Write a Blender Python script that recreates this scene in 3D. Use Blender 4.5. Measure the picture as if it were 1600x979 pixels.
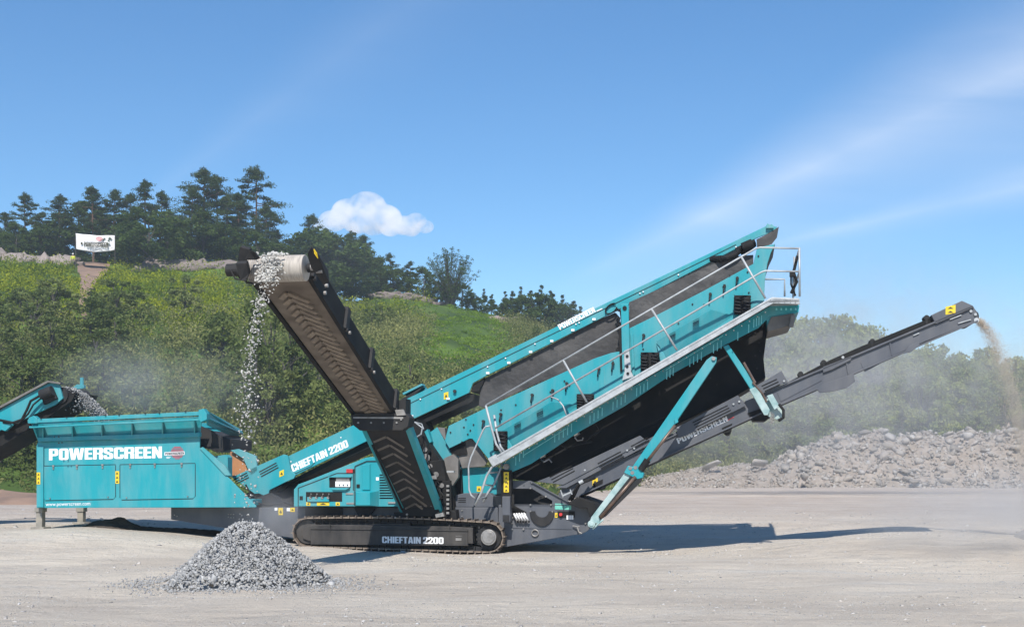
import bpy, bmesh, math, random
import numpy as np
from mathutils import Vector, Matrix

# ------------------------------------------------------------------ camera, world, sun, exposure
scene = bpy.context.scene
for o in list(bpy.data.objects): bpy.data.objects.remove(o)
C = scene.collection
F = 2000.0; HZ = 735.0; CH = 1.7            # focal length in photo pixels, horizon row, eye height
cd = bpy.data.cameras.new('camera'); cam = bpy.data.objects.new('camera', cd); C.objects.link(cam)
cam.location = (0, 0, CH); cam.rotation_euler = (math.pi/2, 0, 0)
cd.sensor_width = 36; cd.lens = 36*F/1600; cd.shift_y = (HZ-489.5)/1600
cd.clip_start = .1; cd.clip_end = 6000
scene.camera = cam
scene.view_settings.view_transform = 'Standard'; scene.view_settings.look = 'None'
scene.view_settings.gamma = 1; scene.view_settings.use_curve_mapping = False
scene.view_settings.exposure = 0.42
scene.render.engine = 'CYCLES'
cy = scene.cycles
cy.use_denoising = True; cy.max_bounces = 12; cy.diffuse_bounces = 3; cy.glossy_bounces = 3
cy.volume_bounces = 10; cy.transparent_max_bounces = 12; cy.caustics_reflective = False; cy.caustics_refractive = False
cy.volume_step_rate = 2.0; cy.volume_max_steps = 128
SUN = Vector((-0.10, -1.0, 1.12)).normalized()        # towards the sun
el = math.asin(SUN.z); az = math.atan2(SUN.x, SUN.y)
world = bpy.data.worlds.new('World'); scene.world = world; world.use_nodes = True
nt = world.node_tree; nd = nt.nodes; lk = nt.links
for n in list(nd): nd.remove(n)
def N(t, tree=None, **kw):
    n = (tree or nt).nodes.new(t)
    for k, v in kw.items(): setattr(n, k, v)
    return n
def mth(op, a, b=None, tree=None, clamp=False):
    t = tree or nt
    n = t.nodes.new('ShaderNodeMath'); n.operation = op; n.use_clamp = clamp
    for i, v in enumerate((a, b)):
        if v is None: continue
        if isinstance(v, (int, float)): n.inputs[i].default_value = v
        else: t.links.new(v, n.inputs[i])
    return n.outputs[0]
sky = N('ShaderNodeTexSky', sky_type='NISHITA', sun_disc=False, sun_elevation=el, sun_rotation=az,
        altitude=0, air_density=1.0, dust_density=0.0, ozone_density=4.0)
tc = N('ShaderNodeTexCoord'); sx = N('ShaderNodeSeparateXYZ'); lk.new(tc.outputs['Generated'], sx.inputs[0])
yy = mth('MAXIMUM', sx.outputs[1], .05)
A = mth('DIVIDE', sx.outputs[0], yy); E = mth('DIVIDE', sx.outputs[2], yy)
cmb = N('ShaderNodeCombineXYZ'); lk.new(A, cmb.inputs[0]); lk.new(E, cmb.inputs[1])
def streak(x0, y0, x1, y1, w, amp, seed):
    """a cirrus band along a line of sky directions"""
    m = (y1-y0)/(x1-x0); c = y0-m*x0
    d = mth('ABSOLUTE', mth('SUBTRACT', E, mth('ADD', mth('MULTIPLY', A, m), c)))
    grow = mth('MAXIMUM', mth('MULTIPLY', mth('SUBTRACT', A, x0-.02), 1.0/(x1-x0)), 0.0)
    ww = mth('ADD', mth('MULTIPLY', grow, w), w*.12)
    g = mth('SUBTRACT', 1.0, mth('DIVIDE', d, ww), clamp=True)
    g = mth('MULTIPLY', g, g)
    mp = N('ShaderNodeMapping'); lk.new(cmb.outputs[0], mp.inputs[0])
    mp.inputs['Rotation'].default_value = (0, 0, -math.atan(m)); mp.inputs['Scale'].default_value = (3, 16, 1)
    mp.inputs['Location'].default_value = (seed, seed, 0)
    nz = N('ShaderNodeTexNoise'); lk.new(mp.outputs[0], nz.inputs['Vector']); nz.inputs['Scale'].default_value = 1.6
    nz.inputs['Detail'].default_value = 6; nz.inputs['Distortion'].default_value = .6
    q = mth('MULTIPLY', g, mth('MULTIPLY', mth('MINIMUM', mth('MULTIPLY', grow, 2.5), 1.0), amp))
    return mth('MULTIPLY', q, mth('ADD', mth('MULTIPLY', nz.outputs[0], 1.2), .1))
s = mth('ADD', streak(.05, .150, .42, .325, .10, .42, 1.7), streak(.20, .176, .42, .226, .024, .24, 5.1))
s = mth('ADD', s, streak(-.02, .105, .40, .235, .07, .12, 9.3))
s = mth('ADD', s, streak(-.30, .20, -.22, .26, .03, .06, 3.3))
s = mth('MINIMUM', s, .8)
hsv = N('ShaderNodeHueSaturation'); hsv.inputs['Saturation'].default_value = 1.22; hsv.inputs['Value'].default_value = 1.12; lk.new(sky.outputs[0], hsv.inputs['Color'])
mix = N('ShaderNodeMixRGB'); lk.new(s, mix.inputs[0]); lk.new(hsv.outputs[0], mix.inputs[1])
mix.inputs[2].default_value = (8.6, 8.9, 9.4, 1)
bg = N('ShaderNodeBackground'); bg.inputs[1].default_value = .10
lk.new(mix.outputs[0], bg.inputs[0]); out = N('ShaderNodeOutputWorld'); lk.new(bg.outputs[0], out.inputs[0])
sd = bpy.data.lights.new('sun', 'SUN'); so = bpy.data.objects.new('sun', sd); C.objects.link(so)
sd.energy = 4.6; sd.angle = math.radians(.5); sd.color = (1, .955, .89)
so.rotation_euler = SUN.to_track_quat('Z', 'Y').to_euler()

# ------------------------------------------------------------------ materials
def newmat(name):
    m = bpy.data.materials.new(name); m.use_nodes = True
    return m, m.node_tree, m.node_tree.nodes['Principled BSDF']
def pmat(name, c1, c2=None, scale=3.0, rough=.5, metal=0, bump=0, bscale=40, lo=.4, hi=.65, dust=0, dustcol=(.42, .39, .35), spec=.5, coord='Object', stretch=(1, 1, 1)):
    m, t, b = newmat(name)
    b.inputs['Roughness'].default_value = rough; b.inputs['Metallic'].default_value = metal
    b.inputs['Specular IOR Level'].default_value = spec
    tcn = N('ShaderNodeTexCoord', t); mp = N('ShaderNodeMapping', t); t.links.new(tcn.outputs[coord], mp.inputs[0])
    mp.inputs['Scale'].default_value = stretch
    c2 = c2 or tuple(x*.82 for x in c1)
    nz = N('ShaderNodeTexNoise', t); nz.inputs['Scale'].default_value = scale; nz.inputs['Detail'].default_value = 8
    t.links.new(mp.outputs[0], nz.inputs['Vector'])
    mr = N('ShaderNodeMapRange', t); mr.inputs[1].default_value = lo; mr.inputs[2].default_value = hi
    t.links.new(nz.outputs[0], mr.inputs[0])
    mx = N('ShaderNodeMixRGB', t); mx.inputs[1].default_value = (*c1, 1); mx.inputs[2].default_value = (*c2, 1)
    t.links.new(mr.outputs[0], mx.inputs[0]); col = mx.outputs[0]
    if dust:
        n2 = N('ShaderNodeTexNoise', t); n2.inputs['Scale'].default_value = 1.3; n2.inputs['Detail'].default_value = 10; n2.inputs['Roughness'].default_value = .65
        mp2 = N('ShaderNodeMapping', t); mp2.inputs['Scale'].default_value = (1.6, 1.6, .35); t.links.new(tcn.outputs[coord], mp2.inputs[0]); t.links.new(mp2.outputs[0], n2.inputs['Vector'])
        r2 = N('ShaderNodeMapRange', t); r2.inputs[1].default_value = .42; r2.inputs[2].default_value = .75; r2.inputs[4].default_value = dust
        t.links.new(n2.outputs[0], r2.inputs[0])
        m2 = N('ShaderNodeMixRGB', t); t.links.new(r2.outputs[0], m2.inputs[0]); t.links.new(col, m2.inputs[1]); m2.inputs[2].default_value = (*dustcol, 1)
        col = m2.outputs[0]
        rr = N('ShaderNodeMapRange', t); rr.inputs[3].default_value = rough; rr.inputs[4].default_value = min(1, rough+.35); t.links.new(n2.outputs[0], rr.inputs[0]); t.links.new(rr.outputs[0], b.inputs['Roughness'])
    t.links.new(col, b.inputs['Base Color'])
    if bump:
        nb = N('ShaderNodeTexNoise', t); nb.inputs['Scale'].default_value = bscale; nb.inputs['Detail'].default_value = 6
        t.links.new(mp.outputs[0], nb.inputs['Vector'])
        bp = N('ShaderNodeBump', t); bp.inputs['Strength'].default_value = bump; bp.inputs['Distance'].default_value = .02
        t.links.new(nb.outputs[0], bp.inputs['Height']); t.links.new(bp.outputs[0], b.inputs['Normal'])
    return m
TEAL = (.004, .272, .318)
M = {}
M['teal'] = pmat('teal paint', TEAL, (.006, .25, .295), 1.2, .40, dust=.24, bump=.05, bscale=3)
M['teal_dusty'] = pmat('dusty teal paint', TEAL, (.03, .27, .30), 2, .5, dust=.45)
M['mint'] = pmat('worn pale mint paint', (.36, .47, .46), (.16, .30, .30), 5, .45, dust=.3)
M['grey'] = pmat('slate grey paint', (.075, .082, .098), (.062, .068, .082), 2, .42, dust=.30, dustcol=(.22, .21, .20))
M['dark'] = pmat('dark grey steel', (.016, .0165, .018), (.026, .025, .025), 4, .55, dust=.25, dustcol=(.07, .064, .058), spec=.3)
M['black'] = pmat('black rubber', (.008, .008, .0085), (.015, .0145, .014), 3, .6, dust=.2, dustcol=(.045, .042, .038), spec=.25)
M['sheet'] = pmat('dusty rubber sheet', (.028, .027, .027), (.05, .047, .045), 1.6, .42, dust=.35, dustcol=(.10, .09, .085), bump=.35, bscale=1.1)
[setattr(n.inputs['Distance'], 'default_value', .35) for n in M['sheet'].node_tree.nodes if n.type == 'BUMP']
M['belt'] = pmat('brown grey belt rubber', (.17, .142, .115), (.095, .078, .062), 2.5, .85, dust=.35, dustcol=(.16, .13, .105))
M['belt_rib'] = pmat('worn chevron rubber', (.24, .195, .15), (.15, .12, .095), 6, .85)
M['drum'] = pmat('worn drum rubber', (.42, .38, .33), (.28, .25, .22), 6, .7, stretch=(8, 1, 1))
M['galv'] = pmat('galvanised steel', (.42, .44, .45), (.32, .335, .345), 8, .42, metal=.35, dust=.15)
M['steel'] = pmat('dull bare steel', (.30, .29, .28), (.20, .19, .18), 8, .4, metal=.6, dust=.3)
M['chute'] = pmat('worn grey chute steel', (.16, .15, .14), (.10, .095, .09), 3, .5, metal=.2, dust=.3)
M['rod'] = pmat('brown hydraulic rod', (.17, .11, .08), (.10, .07, .055), 6, .4, metal=.4)
M['track'] = pmat('dusty black track frame', (.016, .015, .015), (.03, .027, .025), 3, .5, dust=.38, dustcol=(.16, .14, .12))
M['shoe'] = pmat('worn brown track shoes', (.24, .19, .145), (.13, .10, .08), 9, .65, metal=.2)
M['white'] = pmat('white vinyl', (.80, .80, .80), (.74, .74, .74), 5, .5)
M['yellow'] = pmat('yellow label', (.72, .52, .02), (.66, .46, .02), 20, .5)
M['inklabel'] = pmat('black ink', (.05, .045, .02), None, 5, .6)
M['red'] = pmat('red label', (.55, .03, .03), None, 5, .5)
M['mark_red'] = pmat('faded red print', (.42, .06, .08), None, 5, .5)
M['green_tag'] = pmat('pale green label', (.16, .50, .40), (.10, .40, .32), 40, .5)
M['orange'] = pmat('dusty orange guard', (.42, .19, .08), (.28, .15, .09), 4, .6)
M['slot'] = pmat('teal lightened as lit slots', (.22, .72, .76), None, 5, .4)  # fascia slots: light in the openings is put into this paler teal
M['leg'] = pmat('weathered beige steel', (.30, .27, .22), (.20, .19, .17), 6, .6)

# ------------------------------------------------------------------ object helpers
def tag(o, label=None, cat=None, group=None, kind=None):
    if label: o['label'] = label
    if cat: o['category'] = cat
    if group: o['group'] = group
    if kind: o['kind'] = kind
    return o
def empty(name, loc=(0, 0, 0), rz=0):
    o = bpy.data.objects.new(name, None); C.objects.link(o); o.location = loc; o.rotation_euler = (0, 0, rz)
    o.empty_display_size = .3
    return o
class Frame:
    """maps a picture ray onto the plane w = const of an object's own upright frame (u right, w away, z up)"""
    def __init__(s, ox, oy, th):
        s.o = Vector((ox, oy, 0)); s.u = Vector((math.cos(th), -math.sin(th), 0)); s.v = Vector((math.sin(th), math.cos(th), 0)); s.th = th
    def P(s, px, py, w=0.):
        d = Vector(((px-800)/F, 1, (HZ-py)/F)); c = Vector((0, 0, CH))
        t = ((s.o-c).dot(s.v)+w)/d.dot(s.v); p = c+d*t-s.o
        return Vector((p.dot(s.u), w, p.z))
    def root(s, name): return empty(name, s.o, -s.th)
MF = Frame(0, 26.5, math.radians(10))
P = MF.P
class MB:
    def __init__(s): s.v = []; s.f = []; s.cut = []
    def add(s, vs, fs):
        n = len(s.v); s.cut.append((n, len(s.f))); s.v += [tuple(x) for x in vs]; s.f += [tuple(i+n for i in f) for f in fs]; return s
    def ext(s, pts, d):
        """extrude a polygon of 3D points along d"""
        n = len(pts); d = Vector(d)
        vs = list(pts)+[p+d for p in pts]
        return s.add(vs, [tuple(range(n)), tuple(range(2*n-1, n-1, -1))]+[(i, i+n, (i+1) % n+n, (i+1) % n) for i in range(n)])
    def prism(s, pts, w0, w1, fr=None):
        fr = fr or MF
        return s.ext([fr.P(x, y, w0) for x, y in pts], (0, w1-w0, 0))
    def panel(s, pts, th=.03, fr=None):
        """pts = (px, py, w); thickened along its own normal"""
        fr = fr or MF
        q = [fr.P(*p) for p in pts]
        nrm = (q[1]-q[0]).cross(q[2]-q[1]).normalized()
        if nrm.y < 0: nrm = -nrm
        return s.ext(q, nrm*th)
    def beam(s, p, q, a, b, side=Vector((0, 1, 0))):
        """bar from p to q, a wide along side, b thick across"""
        p = Vector(p); q = Vector(q); d = (q-p).normalized(); x = (side-d*side.dot(d)).normalized(); z = d.cross(x)
        c = [x*a/2+z*b/2, -x*a/2+z*b/2, -x*a/2-z*b/2, x*a/2-z*b/2]
        return s.ext([p+k for k in c], q-p)
    def tube(s, pts, r, n=8):
        pts = [Vector(p) for p in pts]; rings = []
        for i, p in enumerate(pts):
            d = (pts[min(i+1, len(pts)-1)]-pts[max(i-1, 0)]).normalized()
            a = Vector((0, 1, 0)) if abs(d.y) < .9 else Vector((1, 0, 0))
            x = (a-d*a.dot(d)).normalized(); z = d.cross(x)
            rr = r[i] if isinstance(r, (list, tuple)) else r
            rings.append([p+(x*math.cos(k*2*math.pi/n)+z*math.sin(k*2*math.pi/n))*rr for k in range(n)])
        vs = [v for g in rings for v in g]; fs = [tuple(range(n))[::-1], tuple(range(len(vs)-n, len(vs)))]
        for i in range(len(rings)-1):
            fs += [(i*n+k, i*n+(k+1) % n, (i+1)*n+(k+1) % n, (i+1)*n+k) for k in range(n)]
        return s.add(vs, fs)
    def cyl(s, p, q, r, n=16): return s.tube([p, q], r, n)
    def box(s, c, h):
        x, y, z = c; a, b, d = h
        return s.ext([Vector((x-a, y-b, z-d)), Vector((x+a, y-b, z-d)), Vector((x+a, y-b, z+d)), Vector((x-a, y-b, z+d))], (0, 2*b, 0))
    def bolts(s, pts, w, r=.018, fr=None):
        fr = fr or MF
        for x, y in pts:
            p = fr.P(x, y, w); s.cyl(p-Vector((0, .02, 0)), p+Vector((0, .01, 0)), r, 6)
        return s
    def build(s, name, mat, parent=None, bevel=0, smooth=False, split=0):
        if split:                                                     # every `split` consecutive pieces become an object of their own
            ks = s.cut[::split]+[(len(s.v), len(s.f))]
            for (v0, f0), (v1, f1) in zip(ks, ks[1:]):
                q = MB(); q.v = s.v[v0:v1]; q.f = [tuple(i-v0 for i in f) for f in s.f[f0:f1]]; o = q.build(name, mat, parent, bevel, smooth)
            return o
        me = bpy.data.meshes.new(name); me.from_pydata(s.v, [], s.f)
        bm = bmesh.new(); bm.from_mesh(me); bmesh.ops.recalc_face_normals(bm, faces=bm.faces); bm.to_mesh(me); bm.free()
        me.materials.append(mat)
        if smooth:
            for p in me.polygons: p.use_smooth = True
        o = bpy.data.objects.new(name, me); C.objects.link(o)
        if parent: o.parent = parent
        if bevel:
            b = o.modifiers.new('bevel', 'BEVEL'); b.width = bevel; b.segments = 2; b.limit_method = 'ANGLE'; b.angle_limit = math.radians(40)
        return o
def font_text(body, bl, br, tl, w, mat, parent, name='lettering', fr=None, bold=.035, gap=.97, depth=.004):
    """lettering whose box has picture corners bottom-left, bottom-right, top-left on plane w"""
    fr = fr or MF
    cu = bpy.data.curves.new(name, 'FONT'); cu.body = body; cu.offset = bold; cu.space_character = gap; cu.resolution_u = 3
    t = bpy.data.objects.new('tmp', cu); C.objects.link(t)
    me = bpy.data.meshes.new_from_object(t.evaluated_get(bpy.context.evaluated_depsgraph_get()))
    bpy.data.objects.remove(t)
    co = np.array([v.co[:] for v in me.vertices]); mn = co.min(0); mxx = co.max(0)
    o0 = fr.P(*bl, w-depth); ex = fr.P(*br, w-depth)-o0; ey = fr.P(*tl, w-depth)-o0
    for v in me.vertices:
        a = (v.co.x-mn[0])/(mxx[0]-mn[0]); b = (v.co.y-mn[1])/(mxx[1]-mn[1])
        v.co = o0+ex*a+ey*b
    me.materials.clear(); me.materials.append(mat); me.name = name
    o = bpy.data.objects.new(name, me); C.objects.link(o); o.parent = parent
    return o

def _o(w): return [(.0, .14), (.05, .04), (.15, 0), (w-.15, 0), (w-.05, .04), (w, .14), (w, .86), (w-.05, .96), (w-.15, 1), (.15, 1), (.05, .96), (0, .86)]
_hole = [(.225, .17), (.225, .83), (.375, .83), (.375, .17)]
GL = {'O': (.6, [_o(.6), _hole]), '0': (.6, [_o(.6), _hole]), 'I': (.23, [[(0, 0), (.23, 0), (.23, 1), (0, 1)]]),
 'P': (.58, [[(0, 0), (.22, 0), (.22, .36), (.44, .36), (.55, .42), (.58, .52), (.58, .84), (.55, .95), (.44, 1), (0, 1)], [(.22, .53), (.22, .83), (.36, .83), (.36, .53)]]),
 'W': (.92, [[(.12, 0), (.37, 0), (.46, .52), (.55, 0), (.80, 0), (.92, 1), (.71, 1), (.665, .42), (.57, 1), (.35, 1), (.255, .42), (.21, 1), (0, 1)]]),
 'E': (.48, [[(0, 0), (.48, 0), (.48, .18), (.22, .18), (.22, .42), (.45, .42), (.45, .59), (.22, .59), (.22, .82), (.48, .82), (.48, 1), (0, 1)]]),
 'F': (.46, [[(0, 0), (.22, 0), (.22, .41), (.43, .41), (.43, .59), (.22, .59), (.22, .82), (.46, .82), (.46, 1), (0, 1)]]),
 'R': (.6, [[(0, 0), (.22, 0), (.22, .44), (.33, .44), (.37, .38), (.37, 0), (.6, 0), (.6, .38), (.55, .49), (.6, .58), (.6, .90), (.57, .98), (.50, 1), (0, 1)], [(.22, .58), (.22, .84), (.39, .84), (.39, .58)]]),
 'S': (.6, [[(0, .34), (0, .14), (.05, .04), (.15, 0), (.45, 0), (.55, .04), (.6, .14), (.6, .40), (.53, .50), (.225, .68), (.225, .83), (.375, .83), (.375, .67), (.6, .67), (.6, .86), (.55, .96), (.45, 1), (.15, 1), (.05, .96), (0, .86), (0, .62), (.07, .52), (.375, .35), (.375, .17), (.225, .17), (.225, .34)]]),
 'C': (.6, [[(0, .14), (.05, .04), (.15, 0), (.45, 0), (.55, .04), (.6, .14), (.6, .38), (.375, .38), (.375, .17), (.225, .17), (.225, .83), (.375, .83), (.375, .63), (.6, .63), (.6, .86), (.55, .96), (.45, 1), (.15, 1), (.05, .96), (0, .86)]]),
 'N': (.6, [[(0, 0), (.20, 0), (.20, .50), (.38, 0), (.6, 0), (.6, 1), (.40, 1), (.40, .52), (.22, 1), (0, 1)]]),
 'H': (.6, [[(0, 0), (.22, 0), (.22, .42), (.38, .42), (.38, 0), (.6, 0), (.6, 1), (.38, 1), (.38, .60), (.22, .60), (.22, 1), (0, 1)]]),
 'T': (.54, [[(.16, 0), (.38, 0), (.38, .82), (.54, .82), (.54, 1), (0, 1), (0, .82), (.16, .82)]]),
 'A': (.64, [[(0, 0), (.22, 0), (.25, .17), (.39, .17), (.42, 0), (.64, 0), (.47, 1), (.17, 1)], [(.27, .34), (.32, .74), (.37, .34)]]),
 '2': (.58, [[(0, 0), (.58, 0), (.58, .18), (.27, .18), (.53, .50), (.58, .64), (.58, .86), (.53, .96), (.43, 1), (.15, 1), (.05, .96), (0, .86), (0, .63), (.22, .63), (.22, .83), (.36, .83), (.36, .62), (.30, .50), (0, .19)]])}
def text(body, bl, br, tl, w, mat, parent, name='lettering', fr=None, bold=0, gap=0, depth=.004):
    """heavy condensed block capitals; the box has picture corners bottom-left, bottom-right, top-left on plane w"""
    if any(ch.islower() for ch in body): return font_text(body, bl, br, tl, w, mat, parent, name, fr, bold, 1, depth)
    fr = fr or MF
    cu = bpy.data.curves.new(name, 'CURVE'); cu.dimensions = '2D'; cu.fill_mode = 'BOTH'; x = 0
    for ch in body:
        if ch == ' ': x += .22; continue
        wd, loops = GL[ch]
        for lp in loops:
            sp = cu.splines.new('POLY'); sp.points.add(len(lp)-1); sp.use_cyclic_u = True
            for q, (a, b) in zip(sp.points, lp): q.co = (x+a, b, 0, 1)
        x += wd+.045
    x -= .045
    t = bpy.data.objects.new('tmp', cu); C.objects.link(t)
    me = bpy.data.meshes.new_from_object(t.evaluated_get(bpy.context.evaluated_depsgraph_get())); bpy.data.objects.remove(t)
    o0 = fr.P(*bl, w-depth); ex = fr.P(*br, w-depth)-o0; ey = fr.P(*tl, w-depth)-o0
    for v in me.vertices: v.co = o0+ex*(v.co.x/x)+ey*v.co.y
    me.materials.clear(); me.materials.append(mat); o = bpy.data.objects.new(name, me); C.objects.link(o); o.parent = parent
    return o
def quadpx(x0, y0, x1, y1): return [(x0, y0), (x1, y0), (x1, y1), (x0, y1)]

# ------------------------------------------------------------------ terrain
def sst(a, b, x):
    t = np.clip((x-a)/(b-a), 0, 1); return t*t*(3-2*t)
def ground_z(x, y):
    x = np.asarray(x, float); y = np.asarray(y, float)
    back = .38*sst(27.5, 35, y)
    side = sst(22.5, 27, y)*(.42*sst(-2.5, -10, x)+.34*sst(3, 9, x))
    g = np.maximum(back, side)
    g = g + .018*np.sin(x*1.3+y*.7)+.012*np.sin(x*2.9-y*2.1+1)+.02*np.sin(y*.9-x*.25)
    return g
CX = np.array([-1600, -600, -200, 0, 60, 130, 200, 300, 370, 450, 560, 640, 700, 760, 800, 860, 930, 1000, 1080, 1180, 1280, 1400, 1600, 2000, 3600])
CY = np.array([520, 440, 412, 400, 404, 408, 412, 412, 412, 448, 468, 466, 478, 492, 502, 525, 565, 620, 670, 690, 675, 652, 655, 660, 690])
def hill_z(x, y):
    x = np.asarray(x, float); y = np.asarray(y, float)
    px = 800+F*x/np.maximum(y, 1)
    c = np.interp(px, CX, CY); zc = CH+(HZ-c)*180/F
    y0 = 66+46*sst(850, 1050, px)
    t = np.clip((y-y0)/(180-y0), 0, 1); far = sst(260, 620, y)
    n = .35*np.sin(x*.21+y*.13)+.22*np.sin(x*.47-y*.31+2)+.12*np.sin(x*1.1+y*.9)
    z = .30+(zc-.3)*t**.96+n*np.minimum(t*8, 1)*.8
    return z*(1-far)-.6*sst(8, 0, y-y0+4) - 3*far
def terr(x, y): return float(max(ground_z(x, y), hill_z(x, y)))
def hit(px, py, y0=15, y1=400):
    """first point of the terrain on the picture ray"""
    ys = np.arange(y0, y1, .25); xs = (px-800)/F*ys; zs = CH+(HZ-py)/F*ys
    h = np.maximum(ground_z(xs, ys), hill_z(xs, ys)); k = np.argmax(h >= zs)
    if h[k] < zs[k]: return at(px, 178)
    return Vector((xs[k], ys[k], h[k]))
def at(px, Y):
    x = (px-800)/F*Y; return Vector((x, Y, terr(x, Y)))
def gridmesh(name, X, Y, Z, mat):
    r, c = X.shape; vs = np.stack([X, Y, Z], -1).reshape(-1, 3)
    i = np.arange(r-1)[:, None]*c+np.arange(c-1)[None]
    fs = np.stack([i, i+1, i+c+1, i+c], -1).reshape(-1, 4)
    o = arrmesh(name, vs, fs, mat)
    for p in o.data.polygons: p.use_smooth = True
    return o
def arrmesh(name, vs, fs, mat, tint=None, parent=None, link=True):
    me = bpy.data.meshes.new(name); k = fs.shape[1]
    me.vertices.add(len(vs)); me.vertices.foreach_set('co', np.asarray(vs, np.float32).ravel())
    me.loops.add(fs.size); me.loops.foreach_set('vertex_index', fs.astype(np.int32).ravel())
    me.polygons.add(len(fs)); me.polygons.foreach_set('loop_start', np.arange(0, fs.size, k, dtype=np.int32))
    if tint is not None:
        a = me.attributes.new('tint', 'FLOAT', 'FACE'); a.data.foreach_set('value', np.asarray(tint, np.float32))
    me.update(calc_edges=True); me.materials.append(mat)
    if not link: return me
    o = bpy.data.objects.new(name, me); C.objects.link(o)
    if parent: o.parent = parent
    return o
rng = np.random.default_rng(7)
def ground_material():
    m, t, b = newmat('dusty quarry ground'); b.inputs['Roughness'].default_value = .95; b.inputs['Specular IOR Level'].default_value = .2
    g = N('ShaderNodeNewGeometry', t)
    def nz(scale, det, st=(1, 1, 1), ro=.6):
        mp = N('ShaderNodeMapping', t); mp.inputs['Scale'].default_value = st; t.links.new(g.outputs['Position'], mp.inputs[0])
        n = N('ShaderNodeTexNoise', t); n.inputs['Scale'].default_value = scale; n.inputs['Detail'].default_value = det; n.inputs['Roughness'].default_value = ro
        t.links.new(mp.outputs[0], n.inputs['Vector']); return n.outputs[0]
    def mr(x, a, bb, c=0., d=1.):
        n = N('ShaderNodeMapRange', t); t.links.new(x, n.inputs[0])
        for i, v in enumerate((a, bb, c, d)): n.inputs[i+1].default_value = v
        return n.outputs[0]
    def mx(f, a, c):
        n = N('ShaderNodeMixRGB', t); t.links.new(f, n.inputs[0])
        for i, v in ((1, a), (2, c)):
            if isinstance(v, tuple): n.inputs[i].default_value = (*v, 1)
            else: t.links.new(v, n.inputs[i])
        return n.outputs[0]
    col = mx(mr(nz(.22, 8, (1, 1.6, 1)), .38, .62), (.67, .59, .485), (.55, .475, .39))
    sp = N('ShaderNodeSeparateXYZ', t); t.links.new(g.outputs['Position'], sp.inputs[0])
    far = mr(sp.outputs[1], 27, 44)                               # bare reddish clay track behind the machine
    clay = mx(mr(nz(.5, 8, (.10, 1.5, 1)), .35, .65), (.50, .42, .345), (.38, .305, .25))
    col = mx(far, col, clay)
    col = mx(mr(nz(.9, 10, (.25, 1.2, 1), .7), .55, .75, 0, .6), col, (.32, .27, .225))
    col = mx(mr(nz(1.7, 9, (.5, 1, 1), .75), .50, .66, 0, .5), col, (.44, .40, .35))
    col = mx(mr(nz(.45, 6, (.18, 1.6, 1), .6), .56, .70, 0, .5), col, (.56, .54, .50))
    sp2 = nz(16, 6, (1, 1, 1), .85)
    patch = mr(nz(.8, 5), .40, .62, .25, 1)
    col = mx(mth('MULTIPLY', mr(sp2, .50, .64, 0, .8), patch, t), col, (.62, .60, .57))
    col = mx(mth('MULTIPLY', mr(nz(24, 5, (1, 1, 1), .8), .54, .68, 0, .75), patch, t), col, (.26, .245, .225))
    t.links.new(col, b.inputs['Base Color'])
    h = mth('ADD', mth('MULTIPLY', sp2, .5, t), mth('MULTIPLY', nz(3, 8), 1.0, t), t)
    h = mth('ADD', h, mth('MULTIPLY', nz(1.2, 6, (.25, 1.5, 1)), 1.5, t), t)
    bp = N('ShaderNodeBump', t); bp.inputs['Strength'].default_value = 1.0; bp.inputs['Distance'].default_value = .10
    t.links.new(h, bp.inputs['Height']); t.links.new(bp.outputs[0], b.inputs['Normal'])
    return m
MG = ground_material()
ax = np.concatenate([[-3000, -1500, -700, -300, -150, -90, -60], np.linspace(-45, 45, 361), [60, 90, 150, 300, 700, 1500, 3000]])
ay = np.concatenate([[-3000, -1000, -300, -80, -20, -5], np.linspace(2, 75, 366), [85, 100, 115, 130, 160, 220, 400, 900, 2000, 4000]])
X, Y = np.meshgrid(ax, ay); near = np.exp(-(np.maximum(np.abs(X)-45, 0)/40)**2)
gd = gridmesh('ground', X, Y, ground_z(X, Y)*near-3*np.clip((Y-300)/600, 0, 1)*0, MG); tag(gd, kind='structure')
def hill_material():
    m, t, b = newmat('hillside turf'); b.inputs['Roughness'].default_value = 1; b.inputs['Specular IOR Level'].default_value = .1
    g = N('ShaderNodeNewGeometry', t); n = N('ShaderNodeTexNoise', t); n.inputs['Scale'].default_value = .08; n.inputs['Detail'].default_value = 10
    t.links.new(g.outputs['Position'], n.inputs['Vector'])
    r = N('ShaderNodeValToRGB', t); t.links.new(n.outputs[0], r.inputs[0])
    e = r.color_ramp.elements; e[0].position = .35; e[0].color = (.035, .06, .018, 1); e[1].position = .65; e[1].color = (.10, .16, .03, 1)
    t.links.new(r.outputs[0], b.inputs['Base Color']); return m
aa = np.linspace(-1.25, 1.25, 501)
dd = np.concatenate([np.linspace(60, 200, 150), np.linspace(204, 640, 40)])
AA, DD = np.meshgrid(aa, dd); Xh = AA*DD
hs = gridmesh('hillside', Xh, DD, hill_z(Xh, DD), hill_material()); tag(hs, kind='structure')
# the dirt path down the slope
pm = pmat('bare brown earth', (.26, .17, .12), (.17, .115, .085), .8, .95, bump=.5, bscale=4)
rows = []
for py in np.linspace(404, 505, 30):
    h = hit(141+6*math.sin(py*.05)-(py-404)*.05, py, 60)
    wd = np.interp(py, [404, 425, 440, 460, 505], [2.4, 2.0, 1.0, .6, .4])
    rows.append([(h.x+k*wd, h.y) for k in (-1, -.5, 0, .5, 1)])
R = np.array(rows); pa = gridmesh('path', R[..., 0], R[..., 1], np.maximum(hill_z(R[..., 0], R[..., 1]), 0)+.22, pm); tag(pa, kind='structure')

# ------------------------------------------------------------------ the screening machine
R0 = MF.root('screening_machine')
tag(R0, 'long teal and dark grey tracked screening machine with raised conveyors, white lettering and silver walkway', 'screening machine')
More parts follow.
